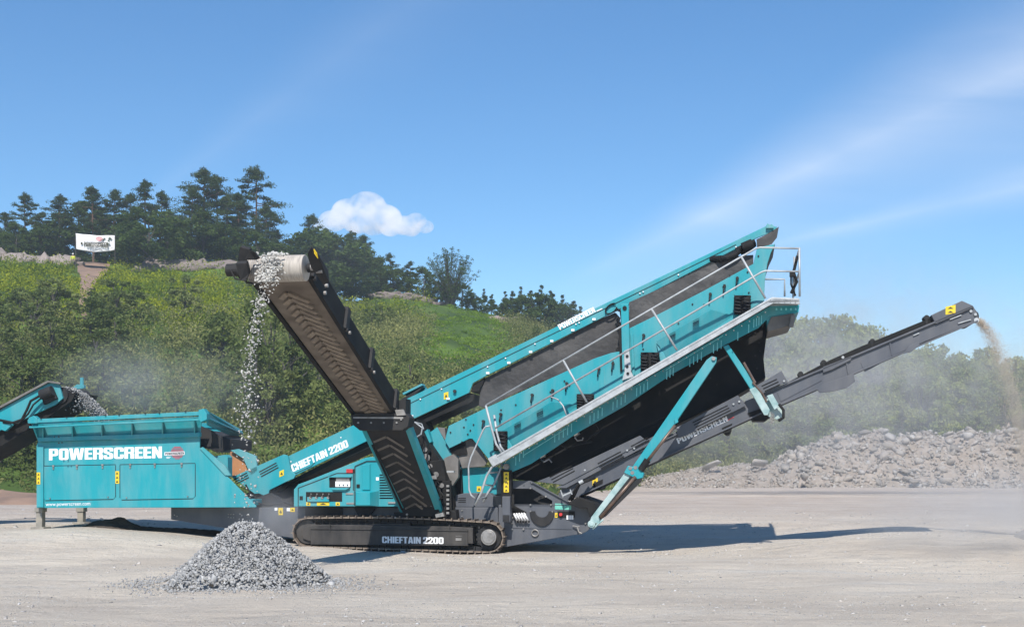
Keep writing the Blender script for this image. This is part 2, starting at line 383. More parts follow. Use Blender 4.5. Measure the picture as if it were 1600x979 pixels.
# --- hopper
m = MB()
m.prism([(57, 696), (59, 690), (312, 682), (312, 700), (400, 790), (400, 792), (57, 793)], 0, .05)
m.prism([(57, 696), (59, 690), (59, 793), (57, 793)], .05, 3.0)
m.prism([(57, 696), (59, 690), (312, 682), (312, 700), (400, 790), (400, 792), (57, 793)], 2.95, 3.0)
m.prism([(60, 780), (395, 780), (395, 789), (60, 789)], .06, 2.94)
hop = m.build('hopper_body', M['teal'], R0, .008)
m = MB(); m.prism([(57, 698), (67.5, 698), (67.5, 792), (57, 792)], -.05, -.003)      # corner post and its seams
m.prism([(59, 683), (312, 675), (312, 681.5), (59, 689.5)], -.10, .0)
m.prism([(309, 664), (313, 664), (313, 681), (309, 681)], -.04, 0)
m.build('corner_post', M['teal'], R0, .006)
m = MB()
rim = -.40
m.panel([(57, 663, -.14), (316, 651, -.14), (312, 678, -.02), (59, 686, -.02)], .03)
for x, y0, y1 in ((66, 663, 684), (112, 661, 683), (158, 659, 681), (205, 657, 680), (253, 655, 678), (303, 653, 677)):
    m.ext([P(x, y0, rim+.06), P(x, y0, -.1), P(x, y1, -.02), P(x, y1, -.10)], (.03, 0, 0))
m.build('flared_side', M['teal'], R0)
m = MB()
m.beam(P(45, 658, rim), P(318, 645.5, rim), .10, .085)
m.beam(P(47, 667, rim+.05), P(316, 655, rim+.05), .10, .045)
m.prism([(45, 652), (52, 649), (58, 653), (58, 661), (45, 661)], rim-.06, rim+.1)
m.prism([(310, 640), (318, 638), (323, 646), (323, 655), (314, 659), (310, 655)], rim-.07, rim+.1)
# rear and far edges of the rim
c0 = P(47, 657, rim); c1 = P(318, 645.5, rim)
m.beam(c0, c0+Vector((0, 3.6, 0)), .08, .12, Vector((1, 0, 0)))
cf = P(358, 664, 3.2); m.beam(c0+Vector((0, 3.6, 0)), cf, .08, .12)
m.build('hopper_rim', M['teal'], R0, .01)
m = MB(); m.bolts([(64, 653.5), (104, 651.5), (165, 648.5), (186, 647.6), (227, 645.7), (249, 644.7), (290, 642.8), (85, 682), (92, 682), (92, 691.5), (97, 691)], rim-.06, .014)
m.build('rim_bolt', M['dark'], R0, split=1)
m = MB()
far = c0+Vector((0, 3.6, 0)); farb = P(59, 688, 0)+Vector((0, 3.0, 0))
m.ext([far, cf, cf-Vector((0, 0, .5)), farb], (0, .03, 0))
m.ext([c0, far, farb, P(59, 688, 0)], (.03, 0, 0))
m.build('far_side_plates', M['teal_dusty'], R0)
m = MB(); m.panel([(319, 641, rim), (375, 672, 2.6), (378, 678, 2.6), (366, 683, 2.5), (323, 664, -.05)], .04)
m.panel([(321, 651, rim+.04), (376, 676, 2.6), (376, 678.5, 2.6), (322, 654, rim+.04)], .07)
m.build('end_wing', M['teal'], R0, .006)
m = MB()
m.prism([(313, 665), (330, 672), (345, 683), (345, 700), (313, 700)], .3, .36)
m.prism([(322, 672), (360, 686), (360, 702), (340, 706), (322, 700)], 1.3, 2.6)
m.build('hopper_throat', M['dark'], R0, split=1)
m = MB()
m.prism([(312, 700), (316, 698), (352, 728), (360, 742), (352, 742)], -.03, .03)
m.prism([(336, 712), (352, 710), (356, 714), (356, 744), (350, 744), (346, 730), (340, 726)], .25, .5)
m.build('feed_box_edge', M['teal_dusty'], R0)
m = MB()                                                                    # discharge box behind the falling stones
m.prism([(360, 705), (380, 710), (390, 742), (362, 744), (356, 722)], .9, 1.0)
m.build('worn_guard', M['orange'], R0)
m = MB(); m.prism([(360, 703), (372, 701), (400, 712), (402, 735), (392, 742), (380, 716)], .8, .88)
m.build('discharge_box', M['teal_dusty'], R0, .005)
for k, (x0, y0, x1, y1, x2, y2, x3, y3) in enumerate(((68.5, 728.5, 180, 726.3, 180, 779, 71, 781), (188, 726.3, 304.5, 724.3, 304.5, 778, 190, 780))):
    m = MB(); ch = 3
    m.prism([(x0, y0), (x1, y1), (x2, y2-ch), (x2-ch, y2), (x3, y3), (x0, y3-ch)], -.012, -.001)
    d = m.build('side_door', M['teal'], R0, .003)
    for f in (.13, .46, .82):
        hx = x0+(x1-x0)*f; hy = y0+(y1-y0)*f
        MB().prism(quadpx(hx-1.6, hy-2.2, hx+1.6, hy+1), -.03, -.013).prism(quadpx(hx-1, hy+2, hx+1, hy+5), -.03, -.013).build('hinge', M['steel'], d)
    MB().bolts([(x0+10, y3-3), (x1-11, y2-3)], -.013, .015).build('latch', M['steel'], d)
    e = MB()
    for a, b_ in (((x0-.6, y0-1), (x1+.6, y1-1)), ((x0-.6, y0), (x0-.6, y3-ch)), ((x1+.7, y1), (x1+.7, y2-ch)), ((x3, y3+.7), (x2-ch, y2+.7))):
        e.beam(P(*a, -.002), P(*b_, -.002), .006, .012)
    e.build('door_gap', M['dark'], d)
text('POWERSCREEN', (76.5, 718.6), (253, 715), (76.5, 700.8), 0, M['white'], hop, bold=.045, gap=.90)
text('www.powerscreen.com', (71.5, 792), (141, 790.6), (71.5, 786.2), 0, M['white'], hop, bold=.0)
m = MB(); cx, cy = 277, 706.5
for i in range(9):
    yy_ = cy-9.2+i*2.25; hw = math.sqrt(max(0, 10.2**2-(yy_+.6-cy)**2))
    m.prism(quadpx(cx-hw, yy_, cx+hw, yy_+1.25), -.004, 0)
m.build('round_emblem', M['mark_red'], hop)
m = MB(); m.prism([(257, 705.9), (288.5, 704.7), (288.5, 710), (257, 711.2)], -.006, -.004); sg = m.build('emblem_band', M['white'], hop)
text('POWERSCREEN', (258, 710.4), (287.6, 709.2), (258, 706.6), -.006, M['grey'], hop, bold=.02)
m = MB(); m.prism(quadpx(260, 713, 266.5, 713.8), -.004, 0).prism(quadpx(260, 715, 265, 715.7), -.004, 0); m.build('emblem_line', M['white'], hop, split=1)
def warn(x0, y0, x1, y1, w, parent, n=2, skew=0, fr=None):
    o = MB().prism([(x0, y0+skew), (x1, y0), (x1, y1-skew*0), (x0, y1+skew)], w-.006, w-.001, fr).build('warning_label', M['yellow'], parent)
    i = MB(); hgt = (y1-y0)/n
    for k in range(n):
        a = y0+k*hgt+hgt*.25; i.prism([((x0+x1)/2, a+skew/2), (x1-(x1-x0)*.2, a+hgt*.5+skew/2), (x0+(x1-x0)*.2, a+hgt*.5+skew/2)], w-.009, w-.006, fr)
    i.build('label_print', M['inklabel'], o); return o
warn(57.2, 737.5, 62.8, 756, -.052, R0, 3); warn(179.6, 735.5, 186.2, 755, 0, hop, 3)
for px, py0, py1, w in ((63.5, 793, 822.5, .25), (127.5, 793, 815, 2.75)):
    p1 = P(px, py0, w); zt = p1.z; h = float(ground_z(*(MF.o+MF.u*p1.x+MF.v*w).xy[:]))
    m = MB(); m.box((p1.x, w, (zt+h)/2), (.075, .075, (zt-h)/2)); m.box((p1.x, w, h+.02), (.16, .16, .02)); m.box((p1.x, w, zt-.04), (.10, .10, .05))
    m.build('hopper_leg', M['leg'], R0, .008)
# --- chassis
m = MB()
m.prism([(267, 787), (313, 787), (313, 792), (704, 792), (778, 792), (780, 850), (700, 850), (480, 843), (340, 822.5), (267, 811)], .45, 2.55)
m.build('chassis', M['grey'], R0, .012)
m = MB(); m.prism([(477, 792.5), (534, 792.5), (534, 808), (477, 808)], .40, .46); m.prism([(553, 792.5), (586, 792.5), (577, 806), (560, 806)], .36, .46)
m.build('chassis_recess', M['dark'], R0, split=1)
m = MB(); m.bolts([(276, 789), (288, 789), (300, 789), (273, 804), (277, 806), (612, 805), (357, 803), (361, 803), (365, 803), (357, 807), (361, 808), (365, 808), (722, 797), (722, 806), (714, 797), (768, 797)], .44, .014)
m.build('chassis_bolt', M['steel'], R0, split=1)
warn(435, 792.8, 442, 804, .45, R0, 1); warn(453.5, 792.5, 460.5, 799, .45, R0, 1)
MB().prism(quadpx(429, 792.5, 433.5, 797), .444, .449).prism(quadpx(448, 792.8, 453, 798), .444, .449).build('white_label', M['white'], R0, split=1)
m = MB(); m.prism([(386, 770), (412, 752), (462, 752), (468, 756), (460, 792), (395, 792)], 1.2, 1.9)
m.prism([(398, 778), (420, 770), (440, 780), (455, 776), (459, 792), (398, 792)], .6, .8)
m.build('feeder_drive', M['dark'], R0)
m = MB(); m.tube([P(398, 775, .5), P(404, 786, .4), P(420, 789, .45), P(445, 785, .5), P(458, 789, .5)], .022)
m.tube([P(384, 757, .4), P(390, 768, .3), P(386, 778, .35), P(393, 788, .4)], .02); m.build('hydraulic_hose', M['black'], R0, smooth=True)
# upper chassis blocks behind the ladder
m = MB(); m.prism([(710, 788), (712, 773), (725, 770), (765, 770), (771, 775), (771, 791.5), (704, 791.5)], .55, 2.4)
m.prism([(784.5, 775), (797, 775), (797, 815), (784.5, 815)], -.05, .2); m.build('step_block', M['grey'], R0, .01)
m = MB(); m.prism(quadpx(785.5, 804, 796, 814), -.056, -.05); m.prism(quadpx(716, 777, 728, 778.5), .545, .55).prism(quadpx(716, 780, 728, 781.5), .545, .55).prism(quadpx(716, 783, 728, 784.5), .545, .55)
m.build('grille', M['dark'], R0, split=1)
m = MB(); m.prism([(722, 731), (778, 731), (776, 772), (724, 772)], .9, 2.2); m.beam(P(720, 731, .88), P(779, 731, .88), .06, .05)
tb = m.build('rear_cabinet', M['teal'], R0, .01); warn(745, 759, 752, 767.5, .9, tb, 1)
# --- rear frame plate
m = MB()
m.prism([(796, 750.5), (829, 750.5), (832, 753), (905, 793), (918.5, 793), (922, 796), (926, 808), (924, 823), (917, 829.5), (907, 834), (897, 835), (789, 854), (779, 850), (779, 788), (803, 788), (862, 788.5), (863, 782), (831, 763), (796, 763)], .30, .36)
m.prism([(780, 792), (905, 793), (907, 830), (780, 850)], .36, 2.5)
rf = m.build('rear_frame', M['grey'], R0, .008)
m = MB(); m.beam(P(829, 751, .28), P(905, 792.5, .28), .05, .02); m.beam(P(905, 792.7, .28), P(919, 792.7, .28), .05, .02)
m.beam(P(800, 788, .295), P(895, 788.5, .295), .02, .014)
m.beam(P(789, 823.5, .295), P(893, 826, .295), .015, .012)
m.build('frame_flange', M['grey'], rf)
m = MB(); m.prism([(796, 763), (831, 763), (863, 782), (862, 788), (796, 788)], .7, .75); m.build('frame_opening', M['dark'], rf)
m = MB()
o0 = P(847, 798, .29); sc = 1/77.
arc = [o0+Vector((math.cos(a)*20*sc, 0, -math.sin(a)*24*sc)) for a in np.linspace(0, math.pi, 20)]+[o0+Vector((-math.cos(a)*11*sc, 0, -math.sin(a)*10*sc)) for a in np.linspace(0, math.pi, 14)]
m.ext(arc, (0, -.03, 0)); m.build('drive_guard', M['dark'], rf, .005)
m = MB(); m.bolts([(829, 788), (861, 788), (829, 798.5), (863, 799), (829, 762), (831, 753), (853, 775), (800, 817), (818, 817), (800, 826), (818, 826), (801, 808), (915, 817)], .28, .02)
m.tube([P(836, 832+5*math.sin(a), .27)+Vector((.07*math.cos(a), 0, 0)) for a in np.linspace(0, 2*math.pi, 16)], .014, 6)
m.tube([P(895, 821, .26), P(902, 822, .22), P(906, 822, .2)], .016); m.tube([P(902, 822, .22), P(904, 830, .2), P(909, 833, .2)], .016)
m.build('frame_fittings', M['steel'], rf)
MB().prism(quadpx(871, 798, 898, 808), .288, .3).build('control_recess', M['black'], rf)
warn(867, 800.5, 871, 808, .295, rf, 1)
m = MB(); p = P(876.5, 803, .28); m.cyl(p, p-Vector((0, .05, 0)), .033); m.build('stop_button', M['red'], rf)
m = MB()
for k in range(4): m.prism(quadpx(885.2+k*2.8, 804.5, 887.4+k*2.8, 811), .28, .29)
m.build('rating_tag', M['white'], rf, split=1)
MB().prism([(867, 786), (880.5, 786.3), (880.5, 795.5), (867, 795)], .29, .299).prism([(881.5, 787.5), (892.5, 788), (892.5, 795.8), (881.5, 795.4)], .29, .299).build('green_label', M['green_tag'], rf, split=1)
m = MB()
for k in range(5): m.tube([P(803+k*4, 802-k*.4, .2), P(805+k*4, 806, .16), P(808+k*4.4, 812.5, .2)], .022, 8)
m.build('hose_sleeve', M['white'], rf, smooth=True, split=1)
m = MB()
for k in range(6): m.tube([P(797+k, 772, .2), P(797.5+k, 790, .15), P(803+k*3.8, 801, .2)], .02, 6)
for k in range(5): m.tube([P(808+k*4.4, 812.5, .2), P(809+k*4.4, 815, .25)], .018, 6)
m.build('hose_bundle', M['black'], rf, smooth=True)
m = MB(); m.prism([(783, 734), (799, 734), (799, 792), (783, 792)], .10, .3); po = m.build('pivot_post', M['black'], R0, .01)
warn(787, 737, 795, 768.5, .095, po, 5)
m = MB(); p = P(790.5, 728.5, .05); m.cyl(p, p+Vector((0, .3, 0)), .06); m.build('pivot_pin', M['steel'], po)
# --- crawler tracks
def track(w0, w1, name_label=None):
    rt = bpy.data.objects.new('crawler_track', None); C.objects.link(rt); rt.parent = R0
    L = P(478, 831, 0); Rr = P(763, 839, 0)
    rl, rr = 22.5/72, 24.5/76
    d = Rr-L; ang = math.atan2(d.z, d.x)
    pts = []
    for a in np.linspace(math.pi/2, 3*math.pi/2, 12): pts.append((L.x+rl*1.0*math.cos(a), L.z+rl*math.sin(a)))
    bot = [(L.x+(Rr.x-L.x)*f, (L.z-rl)*(1-f)+(Rr.z-rr)*f) for f in np.linspace(.02, .98, 30)]
    pts += bot
    for a in np.linspace(-math.pi/2, math.pi/2, 13): pts.append((Rr.x+rr*math.cos(a), Rr.z+rr*math.sin(a)))
    sag = [(Rr.x+(L.x-Rr.x)*f, (Rr.z+rr)*(1-f)+(L.z+rl)*f+.045*math.sin(math.pi*f)) for f in np.linspace(.02, .98, 30)]
    pts += sag
    pa_ = np.array(pts+[pts[0]]); seg = np.linalg.norm(np.diff(pa_, axis=0), axis=1); cum = np.concatenate([[0], np.cumsum(seg)])
    n = 62; ch = MB(); pads = MB()
    for i in range(n):
        s0 = cum[-1]*i/n; s1 = cum[-1]*(i+.90)/n
        a = Vector((np.interp(s0, cum, pa_[:, 0]), 0, np.interp(s0, cum, pa_[:, 1]))); b = Vector((np.interp(s1, cum, pa_[:, 0]), 0, np.interp(s1, cum, pa_[:, 1])))
        t = (b-a).normalized(); nn = Vector((t.z, 0, -t.x))
        if nn.dot((a+b)/2-(L+Rr)/2) < 0: nn = -nn
        wm = (w0+w1)/2; off = Vector((0, wm, 0))
        ch.beam(a+off-nn*.012, b+off-nn*.012, w1-w0, .026)
        mid = (a+b)/2
        for q in (a.lerp(b, .15), ): ch.beam(q+off+nn*.012-t*.01, q+off+nn*.012+t*.012, w1-w0, .045)
        pads.beam(a+off-nn*.07+t*.0, b+off-nn*.07, .16, .09)
    ch.build('track_shoes', M['shoe'], rt); pads.build('track_chain', M['dark'], rt)
    m = MB(); yo = w0+.05
    m.prism([(470, 832), (476, 823), (488, 819), (700, 822), (738, 824), (738, 849), (482, 845), (472, 841)], 0, .3)
    m.prism([(483, 826), (730, 829), (730, 851), (484, 849)], -.04, 0)
    m.prism([(500, 817), (640, 817), (640, 822), (500, 822)], .1, .25)
    for x in range(500, 740, 38): p = P(x, 851+x*.004, .12); m.cyl(p, p+Vector((0, .22, 0)), .055, 12)
    m.v = [(a, b+yo, c) for a, b, c in m.v]
    fr_ = m.build('track_frame', M['track'], rt, .01)
    m = MB(); m.prism([(484, 824.6), (730, 827.6), (730, 829.4), (484, 826.2)], -.06, .05); m.prism([(484, 848.4), (730, 850.6), (730, 852), (484, 850)], -.06, .05)
    for x in (514, 701): m.prism(quadpx(x-.8, 820, x+.8, 831), -.05, .0)
    m.v = [(a, b+yo, c) for a, b, c in m.v]; m.build('frame_lip', M['track'], fr_)
    p = Vector((Rr.x, w0+.03, Rr.z)); m = MB(); m.cyl(p+Vector((0, .08, 0)), p+Vector((0, .2, 0)), .255, 28)
    for i in range(17):
        a = i/17*2*math.pi; q = p+Vector((math.cos(a)*.27, .14, math.sin(a)*.27)); m.cyl(q-Vector((0, .03, 0)), q+Vector((0, .03, 0)), .03, 6)
    m.build('sprocket', M['dark'], rt)
    m = MB(); m.cyl(p-Vector((0, .02, 0)), p+Vector((0, .09, 0)), .165, 28); m.cyl(p-Vector((0, .035, 0)), p, .13, 24); hb = m.build('sprocket_hub', M['steel'], rt, .01)
    q = Vector((L.x, w0+.1, L.z)); m = MB(); m.cyl(q, q+Vector((0, .3, 0)), .25, 24); m.build('idler', M['track'], rt)
    return rt, fr_
t1, f1 = track(0, .5)
text('CHIEFTAIN 2200', (597, 847.6), (693, 849.2), (597, 837.3), .01, M['white'], f1, bold=.045, gap=.93)
MB().prism(quadpx(712, 840, 721, 844), .0, .008).prism(quadpx(712, 836.5, 722, 837.2), .0, .008).build('maker_plate', M['steel'], f1)
track(2.5, 3.0)
# --- engine enclosure
m = MB()
m.prism([(459, 791), (459, 764), (461, 762), (466, 756), (480, 751), (570, 715), (578, 713.5), (650, 714), (650, 791)], .12, 1.1)
en = m.build('engine_cover', M['teal'], R0, .012)
def recess(x0, y0, x1, y1, mat, nm, w=.12):
    return MB().prism(quadpx(x0, y0, x1, y1), w-.004, w).build(nm, mat, en)
m = MB(); m.prism([(466.5, 790), (466.5, 762), (526, 739.5), (553, 739.5), (553, 790)], .108, .119); m.build('access_door', M['teal'], en, .003)
m = MB()
for a, b_ in (((466, 790), (466, 762)), ((466, 762), (526, 739)), ((526, 739), (552, 739)), ((554.5, 790), (554.5, 728)), ((554.5, 728), (573, 720)), ((573, 720), (590, 720)), ((552, 739), (552, 766))):
    m.beam(P(*a, .106), P(*b_, .106), .006, .018)
m.build('panel_seam', M['dark'], en)
recess(514.5, 745, 548, 761, M['black'], 'control_window', .107)
m = MB(); m.prism([(524, 751.5), (547, 751.5), (547, 760), (524, 760)], .085, .1); m.build('control_panel', M['white'], en)
m = MB(); m.prism(quadpx(525, 746, 546, 751), .09, .1); m.build('display', M['steel'], en, split=1)
m = MB(); m.bolts([(530.5, 757), (536.5, 757), (543, 757)], .085, .014); m.build('control_knob', M['black'], en, split=1)
m = MB(); m.prism([(513, 743.6), (549, 743.6), (549, 745.2), (513, 745.2)], .05, .11); m.prism([(518, 761.5), (546, 761.5), (540, 765), (520, 765)], .05, .11); m.build('window_hood', M['teal'], en, .003)
recess(478, 768, 534.5, 783, M['black'], 'lever_recess', .107)
m = MB(); m.prism([(480, 776), (514, 776), (514, 783), (480, 783)], .07, .1); m.build('valve_block', M['teal'], en, .004)
for k in range(4):
    m = MB(); p = P(485+k*9.3, 777, .08); m.tube([p, P(486+k*9.3, 771, 0)], .012, 6); m.cyl(p-Vector((0, .02, 0)), p, .03, 10); m.build('lever', M['steel'], en)
for x0, x1 in ((478.5, 485), (495, 514.5), (524.5, 531)): warn(x0, 784, x1, 789.3, .107, en, 1)
MB().prism([(541, 732.3), (551, 732.3), (551, 738), (541, 738)], .11, .119).build('red_label', M['red'], en)
MB().prism([(551, 732.3), (554, 732.3), (554, 738), (551, 738)], .105, .119).prism(quadpx(468, 774.5, 473, 780.5), .098, .107).prism(quadpx(557, 756, 562, 761.5), .105, .119).build('door_latch', M['black'], en)
m = MB(); m.prism([(566, 726), (578, 724), (578, 765), (566, 765)], .09, .119); m.build('door_rib', M['teal'], en, .01)
q = [P(555, 766, .12), P(592, 766, .12), P(592, 791, .12), P(555, 791, .12)]; f_ = [P(556, 768, -.10), P(578, 769, -.10), P(578, 789, -.10), P(556, 789, -.10)]
m = MB(); m.add(q+f_, [(4, 5, 6, 7), (0, 1, 5, 4), (1, 2, 6, 5), (2, 3, 7, 6), (3, 0, 4, 7), (0, 3, 2, 1)]); m.build('bulged_cover', M['teal'], en, .006)
lv = MB(); ls = MB()
for k in range(10):
    y = 741+k*4; lv.prism(quadpx(593, y, 614, y+1.6), .114, .119)
    ls.prism([(593, y-2), (614, y-2), (614, y-.4), (593, y-.4)], .09, .119)
lv.build('louvre_gaps', M['dark'], en); ls.build('louvre_slats', M['teal'], en, .003)
MB().prism(quadpx(587.5, 745, 592, 750), .114, .119).build('white_label', M['white'], en)
m = MB()
for x, y in ((540, 771), (541, 786), (606, 785)):
    m.prism(quadpx(x, y-1.4, x+12, y+1.4), .095, .119)
m.build('cover_handle', M['steel'], en, .003, split=1)
# --- main feed conveyor
fc = [(449, 713), (1154, 371)]
def topline(x): return 713-(x-449)*.4815
m = MB()
up = [(632, 627), (1176, 363), (1199, 352), (1214, 354), (1211, 360), (1182, 372), (961, 486), (759, 587), (739, 598), (733, 613), (646, 654), (630, 628)]
m.prism([(632, topline(632)-.5)]+up[1:], .90, .95)
m.prism(up, 2.05, 2.10)
m.prism([(640, topline(640)+3), (1170, 369), (1172, 372), (642, topline(640)+7)], .95, 2.05)
fb = m.build('feed_conveyor_frame', M['teal'], R0, .006)
m = MB(); m.beam(P(640, topline(640)+9, .893), P(1150, 382, .893), .008, .010); m.build('fold_line', M['dark'], fb)
m = MB(); m.prism([(448, 713.5), (456, 709.5), (636, 624), (640, 656), (568, 691), (500, 723), (462, 742), (455, 738)], .88, .93)
m.prism([(448, 713.5), (456, 709.5), (636, 624), (640, 656), (568, 691), (500, 723), (462, 742), (455, 738)], 2.05, 2.1)
fl = m.build('lower_conveyor_frame', M['teal'], R0, .006)
m = MB(); m.prism([(362, 745), (371, 741), (443, 709.5), (449, 711), (450.5, 715), (454, 735), (462, 741), (459, 747), (447, 752), (421, 765), (419, 774), (413, 774), (404, 770), (398, 771), (390, 765)], .80, .86)
m.prism([(362, 745), (371, 741), (443, 709.5), (450, 715), (462, 741), (421, 765), (404, 772)], 2.1, 2.14)
tg = m.build('tail_guard', M['teal'], R0, .006, split=1)
m = MB()
for k in range(3):
    m.beam(P(405+k*1.5, 737+k*3.6, .797), P(432+k*1.5, 722.5+k*3.6, .797), .006, .025)
    m.beam(P(366+k*1.5, 749+k*3.2, .797), P(386+k*1.5, 738+k*3.6, .797), .006, .025)
m.build('guard_slot', M['dark'], tg, split=1)
warn(436.5, 733, 443.5, 742, .80, tg, 1, 3)
text('CHIEFTAIN 2200', (457.5, 737), (545, 697.3), (454, 726), .88, M['white'], fl, bold=.045, gap=.93)
m = MB()
for a, b_ in (((455, 738), (452, 728)), ((455, 738), (462, 739)), ((462, 739), (486, 728)), ((486, 728), (492, 722))): m.beam(P(*a, .876), P(*b_, .876), .006, .013)
m.build('panel_seam', M['dark'], fl)
m = MB()   # return belt and troughing under the frames
m.prism([(430, 762), (568, 691), (660, 648), (733, 613), (742, 616), (740, 625), (735, 629), (655, 665), (568, 704), (470, 748), (430, 770)], 1.0, 2.0)
m.prism([(739, 600), (758, 589), (756, 596), (748, 612), (735, 612)], .95, 1.9)
m.build('return_belt', M['black'], R0, .02)
m = MB()
for x in (455, 533, 617+40, 690, 762, 790, 836, 900, 905, 1000, 1005, 1060, 1115, 1150): m.bolts([(x, topline(x)+10.5)], .89, .016)
for x, y in ((643, 649), (700, 622), (762, 582), (795, 566), (829, 549), (862, 532), (895, 515), (928, 498)): m.prism(quadpx(x-2.5, y-1.2, x+2.5, y+2), .86, .90)
m.build('frame_bolt', M['white'], fb, split=1)
warn(693.5, 611.5, 700.5, 622, .90, fb, 1, 2)
p = P(711, 611, .90); MB().cyl(p-Vector((0, .06, 0)), p, .035).build('sensor_knob', M['dark'], fb)
text('POWERSCREEN', (875.2, 515.2), (931, 486.8), (871, 507.6), .90, M['white'], fb, bold=.045, gap=.93)
m = MB(); m.beam(P(932, 486, .896), P(941, 482, .896), .004, .02); m.build('white_stripe', M['white'], fb)
m = MB(); m.prism([(629, 622), (660, 603), (662, 607), (663, 614), (640, 628)], 1.9, 2.3); m.beam(P(632, 616, 1.8), P(662, 601, 1.8), .3, .05); m.build('hinge_cover', M['teal'], R0, .01)
m = MB(); m.prism([(615, 632), (629, 622), (660, 604), (655, 610), (634, 628), (640, 655), (650, 668), (636, 668), (622, 650)], 1.6, 1.9); m.build('hinge_arm', M['dark'], R0)
# conveyor head motor, hose and tip
m = MB(); m.cyl(P(1160, 387, .6), P(1176, 380, .6), .10, 16); m.cyl(P(1150, 391, .66), P(1180, 377, .66), .055, 12)
m.prism([(1155, 385), (1170, 376), (1178, 374), (1182, 382), (1168, 392), (1158, 396)], .68, .9)
m.tube([P(1118, 407, .8), P(1120, 404, .7), P(1136, 403, .6), P(1150, 397, .62), P(1156, 391, .62)], .06, 10)
m.cyl(P(1112, 405, .84), P(1128, 404, .62), .07, 12)
m.build('head_motor', M['black'], R0, .005)
m = MB(); m.tube([P(955+9*math.cos(a), 482+7*math.sin(a)-4*math.cos(a), .86) for a in np.linspace(.2, 5.6, 18)], .016, 6)
m.tube([P(964, 483, .84), P(970, 486, .7), P(972, 500, .7), P(968, 520, .75)], .03, 6); m.tube([P(962, 490, .84), P(968, 497, .7), P(966, 512, .7)], .02, 6)
m.build('hose_loop', M['black'], R0, smooth=True)
m = MB(); m.prism([(1197, 352), (1199, 349), (1203, 351), (1206, 350), (1209, 353), (1209, 356), (1197, 356)], .82, .95); m.build('tip_bracket', M['teal_dusty'], R0)
# --- hanging rubber sheets
def sheet(poly, w, name='dust_curtain', wave=.03):
    m = MB(); m.prism(poly, w, w+.015); return m.build(name, M['sheet'], R0)
sheet([(759, 590), (795, 572), (862, 537), (928, 503), (961, 488), (965, 492), (973, 515), (973, 556), (928, 564), (840, 598), (757, 637), (748, 634), (750, 615)], 1.0)
sheet([(983, 472), (1010, 460), (1060, 437), (1114, 412), (1150, 400), (1177, 398), (1177, 414), (1100, 456), (1030, 492), (983, 516)], .72)
sheet([(1182, 374), (1200, 365), (1217, 354), (1214, 371), (1206, 381), (1195, 385), (1183, 387)], .88)
# --- screen box
m = MB()
sb1 = [(695, 688), (701, 665), (715.5, 658), (757, 638), (840, 600), (928, 560), (955, 551), (972, 548), (985, 560), (985, 604), (775, 722), (766, 720), (738, 685), (733, 685), (702, 700)]
sb2 = [(983, 513), (1030, 490), (1100, 454), (1177, 412), (1183, 387), (1211, 381), (1204, 396), (1199, 412), (1195, 440), (1194, 470), (1000, 588), (983, 598)]
m.prism(sb1, .6, .64); m.prism(sb2, .6, .64); m.prism(sb1, 2.36, 2.4); m.prism(sb2, 2.36, 2.4)
m.prism([(985, 590), (1185, 470), (1190, 480), (985, 600)], .64, 2.36)
sb = m.build('screen_box', M['teal'], R0, .008)
m = MB(); m.prism([(1183, 387), (1211, 381), (1204, 396), (1199, 412), (1195, 440), (1193, 468), (1190, 468), (1192, 440), (1195, 412), (1200, 396)], .66, 2.34); m.build('end_plate', M['dark'], sb)
m = MB(); m.prism([(970, 475), (982, 474), (985, 600), (973, 600)], .50, .598); m.prism([(985, 522), (989, 520), (992, 585), (988, 590)], .56, .598); po = m.build('mast', M['teal'], R0, .008)
m = MB(); m.prism([(975, 548), (983, 544), (986, 580), (990, 588), (972, 594), (976, 580)], .44, .498); m.build('mast_bracket', M['galv'], po, .004)
m = MB(); m.bolts([(980, 556), (980, 572), (981, 583)], .437, .03); p = P(976, 481, .48); m.cyl(p, p+Vector((0, .1, 0)), .045); m.build('mast_pin', M['black'], po)
m = MB(); m.prism([(966, 505), (971, 505), (974, 578), (969, 580)], .55, .62); m.prism([(962, 545), (967, 540), (968, 570), (962, 565)], .62, .66); m.build('rubber_seal', M['black'], R0)
m = MB()
m.panel([(785, 672, .48), (862, 627, .48), (905, 633, .60), (900, 650, .60), (797, 700, .585)], .02)
m.panel([(1026, 532, .48), (1111, 483, .48), (1146, 493, .60), (1140, 512, .60), (1042, 566, .585)], .02)
m.build('cover_plate', M['teal'], sb, .004, split=1)
m = MB()
for x, y in ((843, 645), (808, 665), (1087, 504), (1050, 525)):
    for k in range(4): m.beam(P(x-4.5, y-2+k*2.4, .46), P(x+5.5, y-7+k*2.4, .46), .02, .006)
m.build('grille', M['dark'], sb, split=4)
m = MB()
for (x0, y0, x1, y1) in ((796, 692, 830, 674), (770, 704, 776, 700)): pass
pts = [(704, 675), (725, 667), (731, 678), (722, 690), (735, 672), (740, 663), (728, 655), (783, 640), (806, 632), (860, 612), (882, 595), (935, 575), (958, 565), (890, 602), (1005, 545), (1008, 560), (1060, 505), (1082, 475), (1130, 448), (1152, 438), (1110, 461), (1090, 498), (1170, 457), (1168, 425), (1100, 476), (1112, 444), (1140, 430), (1185, 400)]
m.bolts(pts, .6, .018)
m.build('box_bolt', M['dark'], sb, split=1)
m = MB()
for x, y in ((756, 658), (783, 647), (832, 617), (864, 610), (886, 579+20), (936, 576), (1006, 524), (1110, 460), (1132, 447), (1152, 435), (958, 568)):
    p = P(x, y, .6); m.cyl(p, p-Vector((0, .09, 0)), .032, 10); m.tube([p-Vector((0, .08, 0)), p-Vector((.02, .10, .12)), p-Vector((.03, .02, .16))], .014, 6)
m.build('clamp_bolt', M['dark'], sb, split=2)
m = MB()
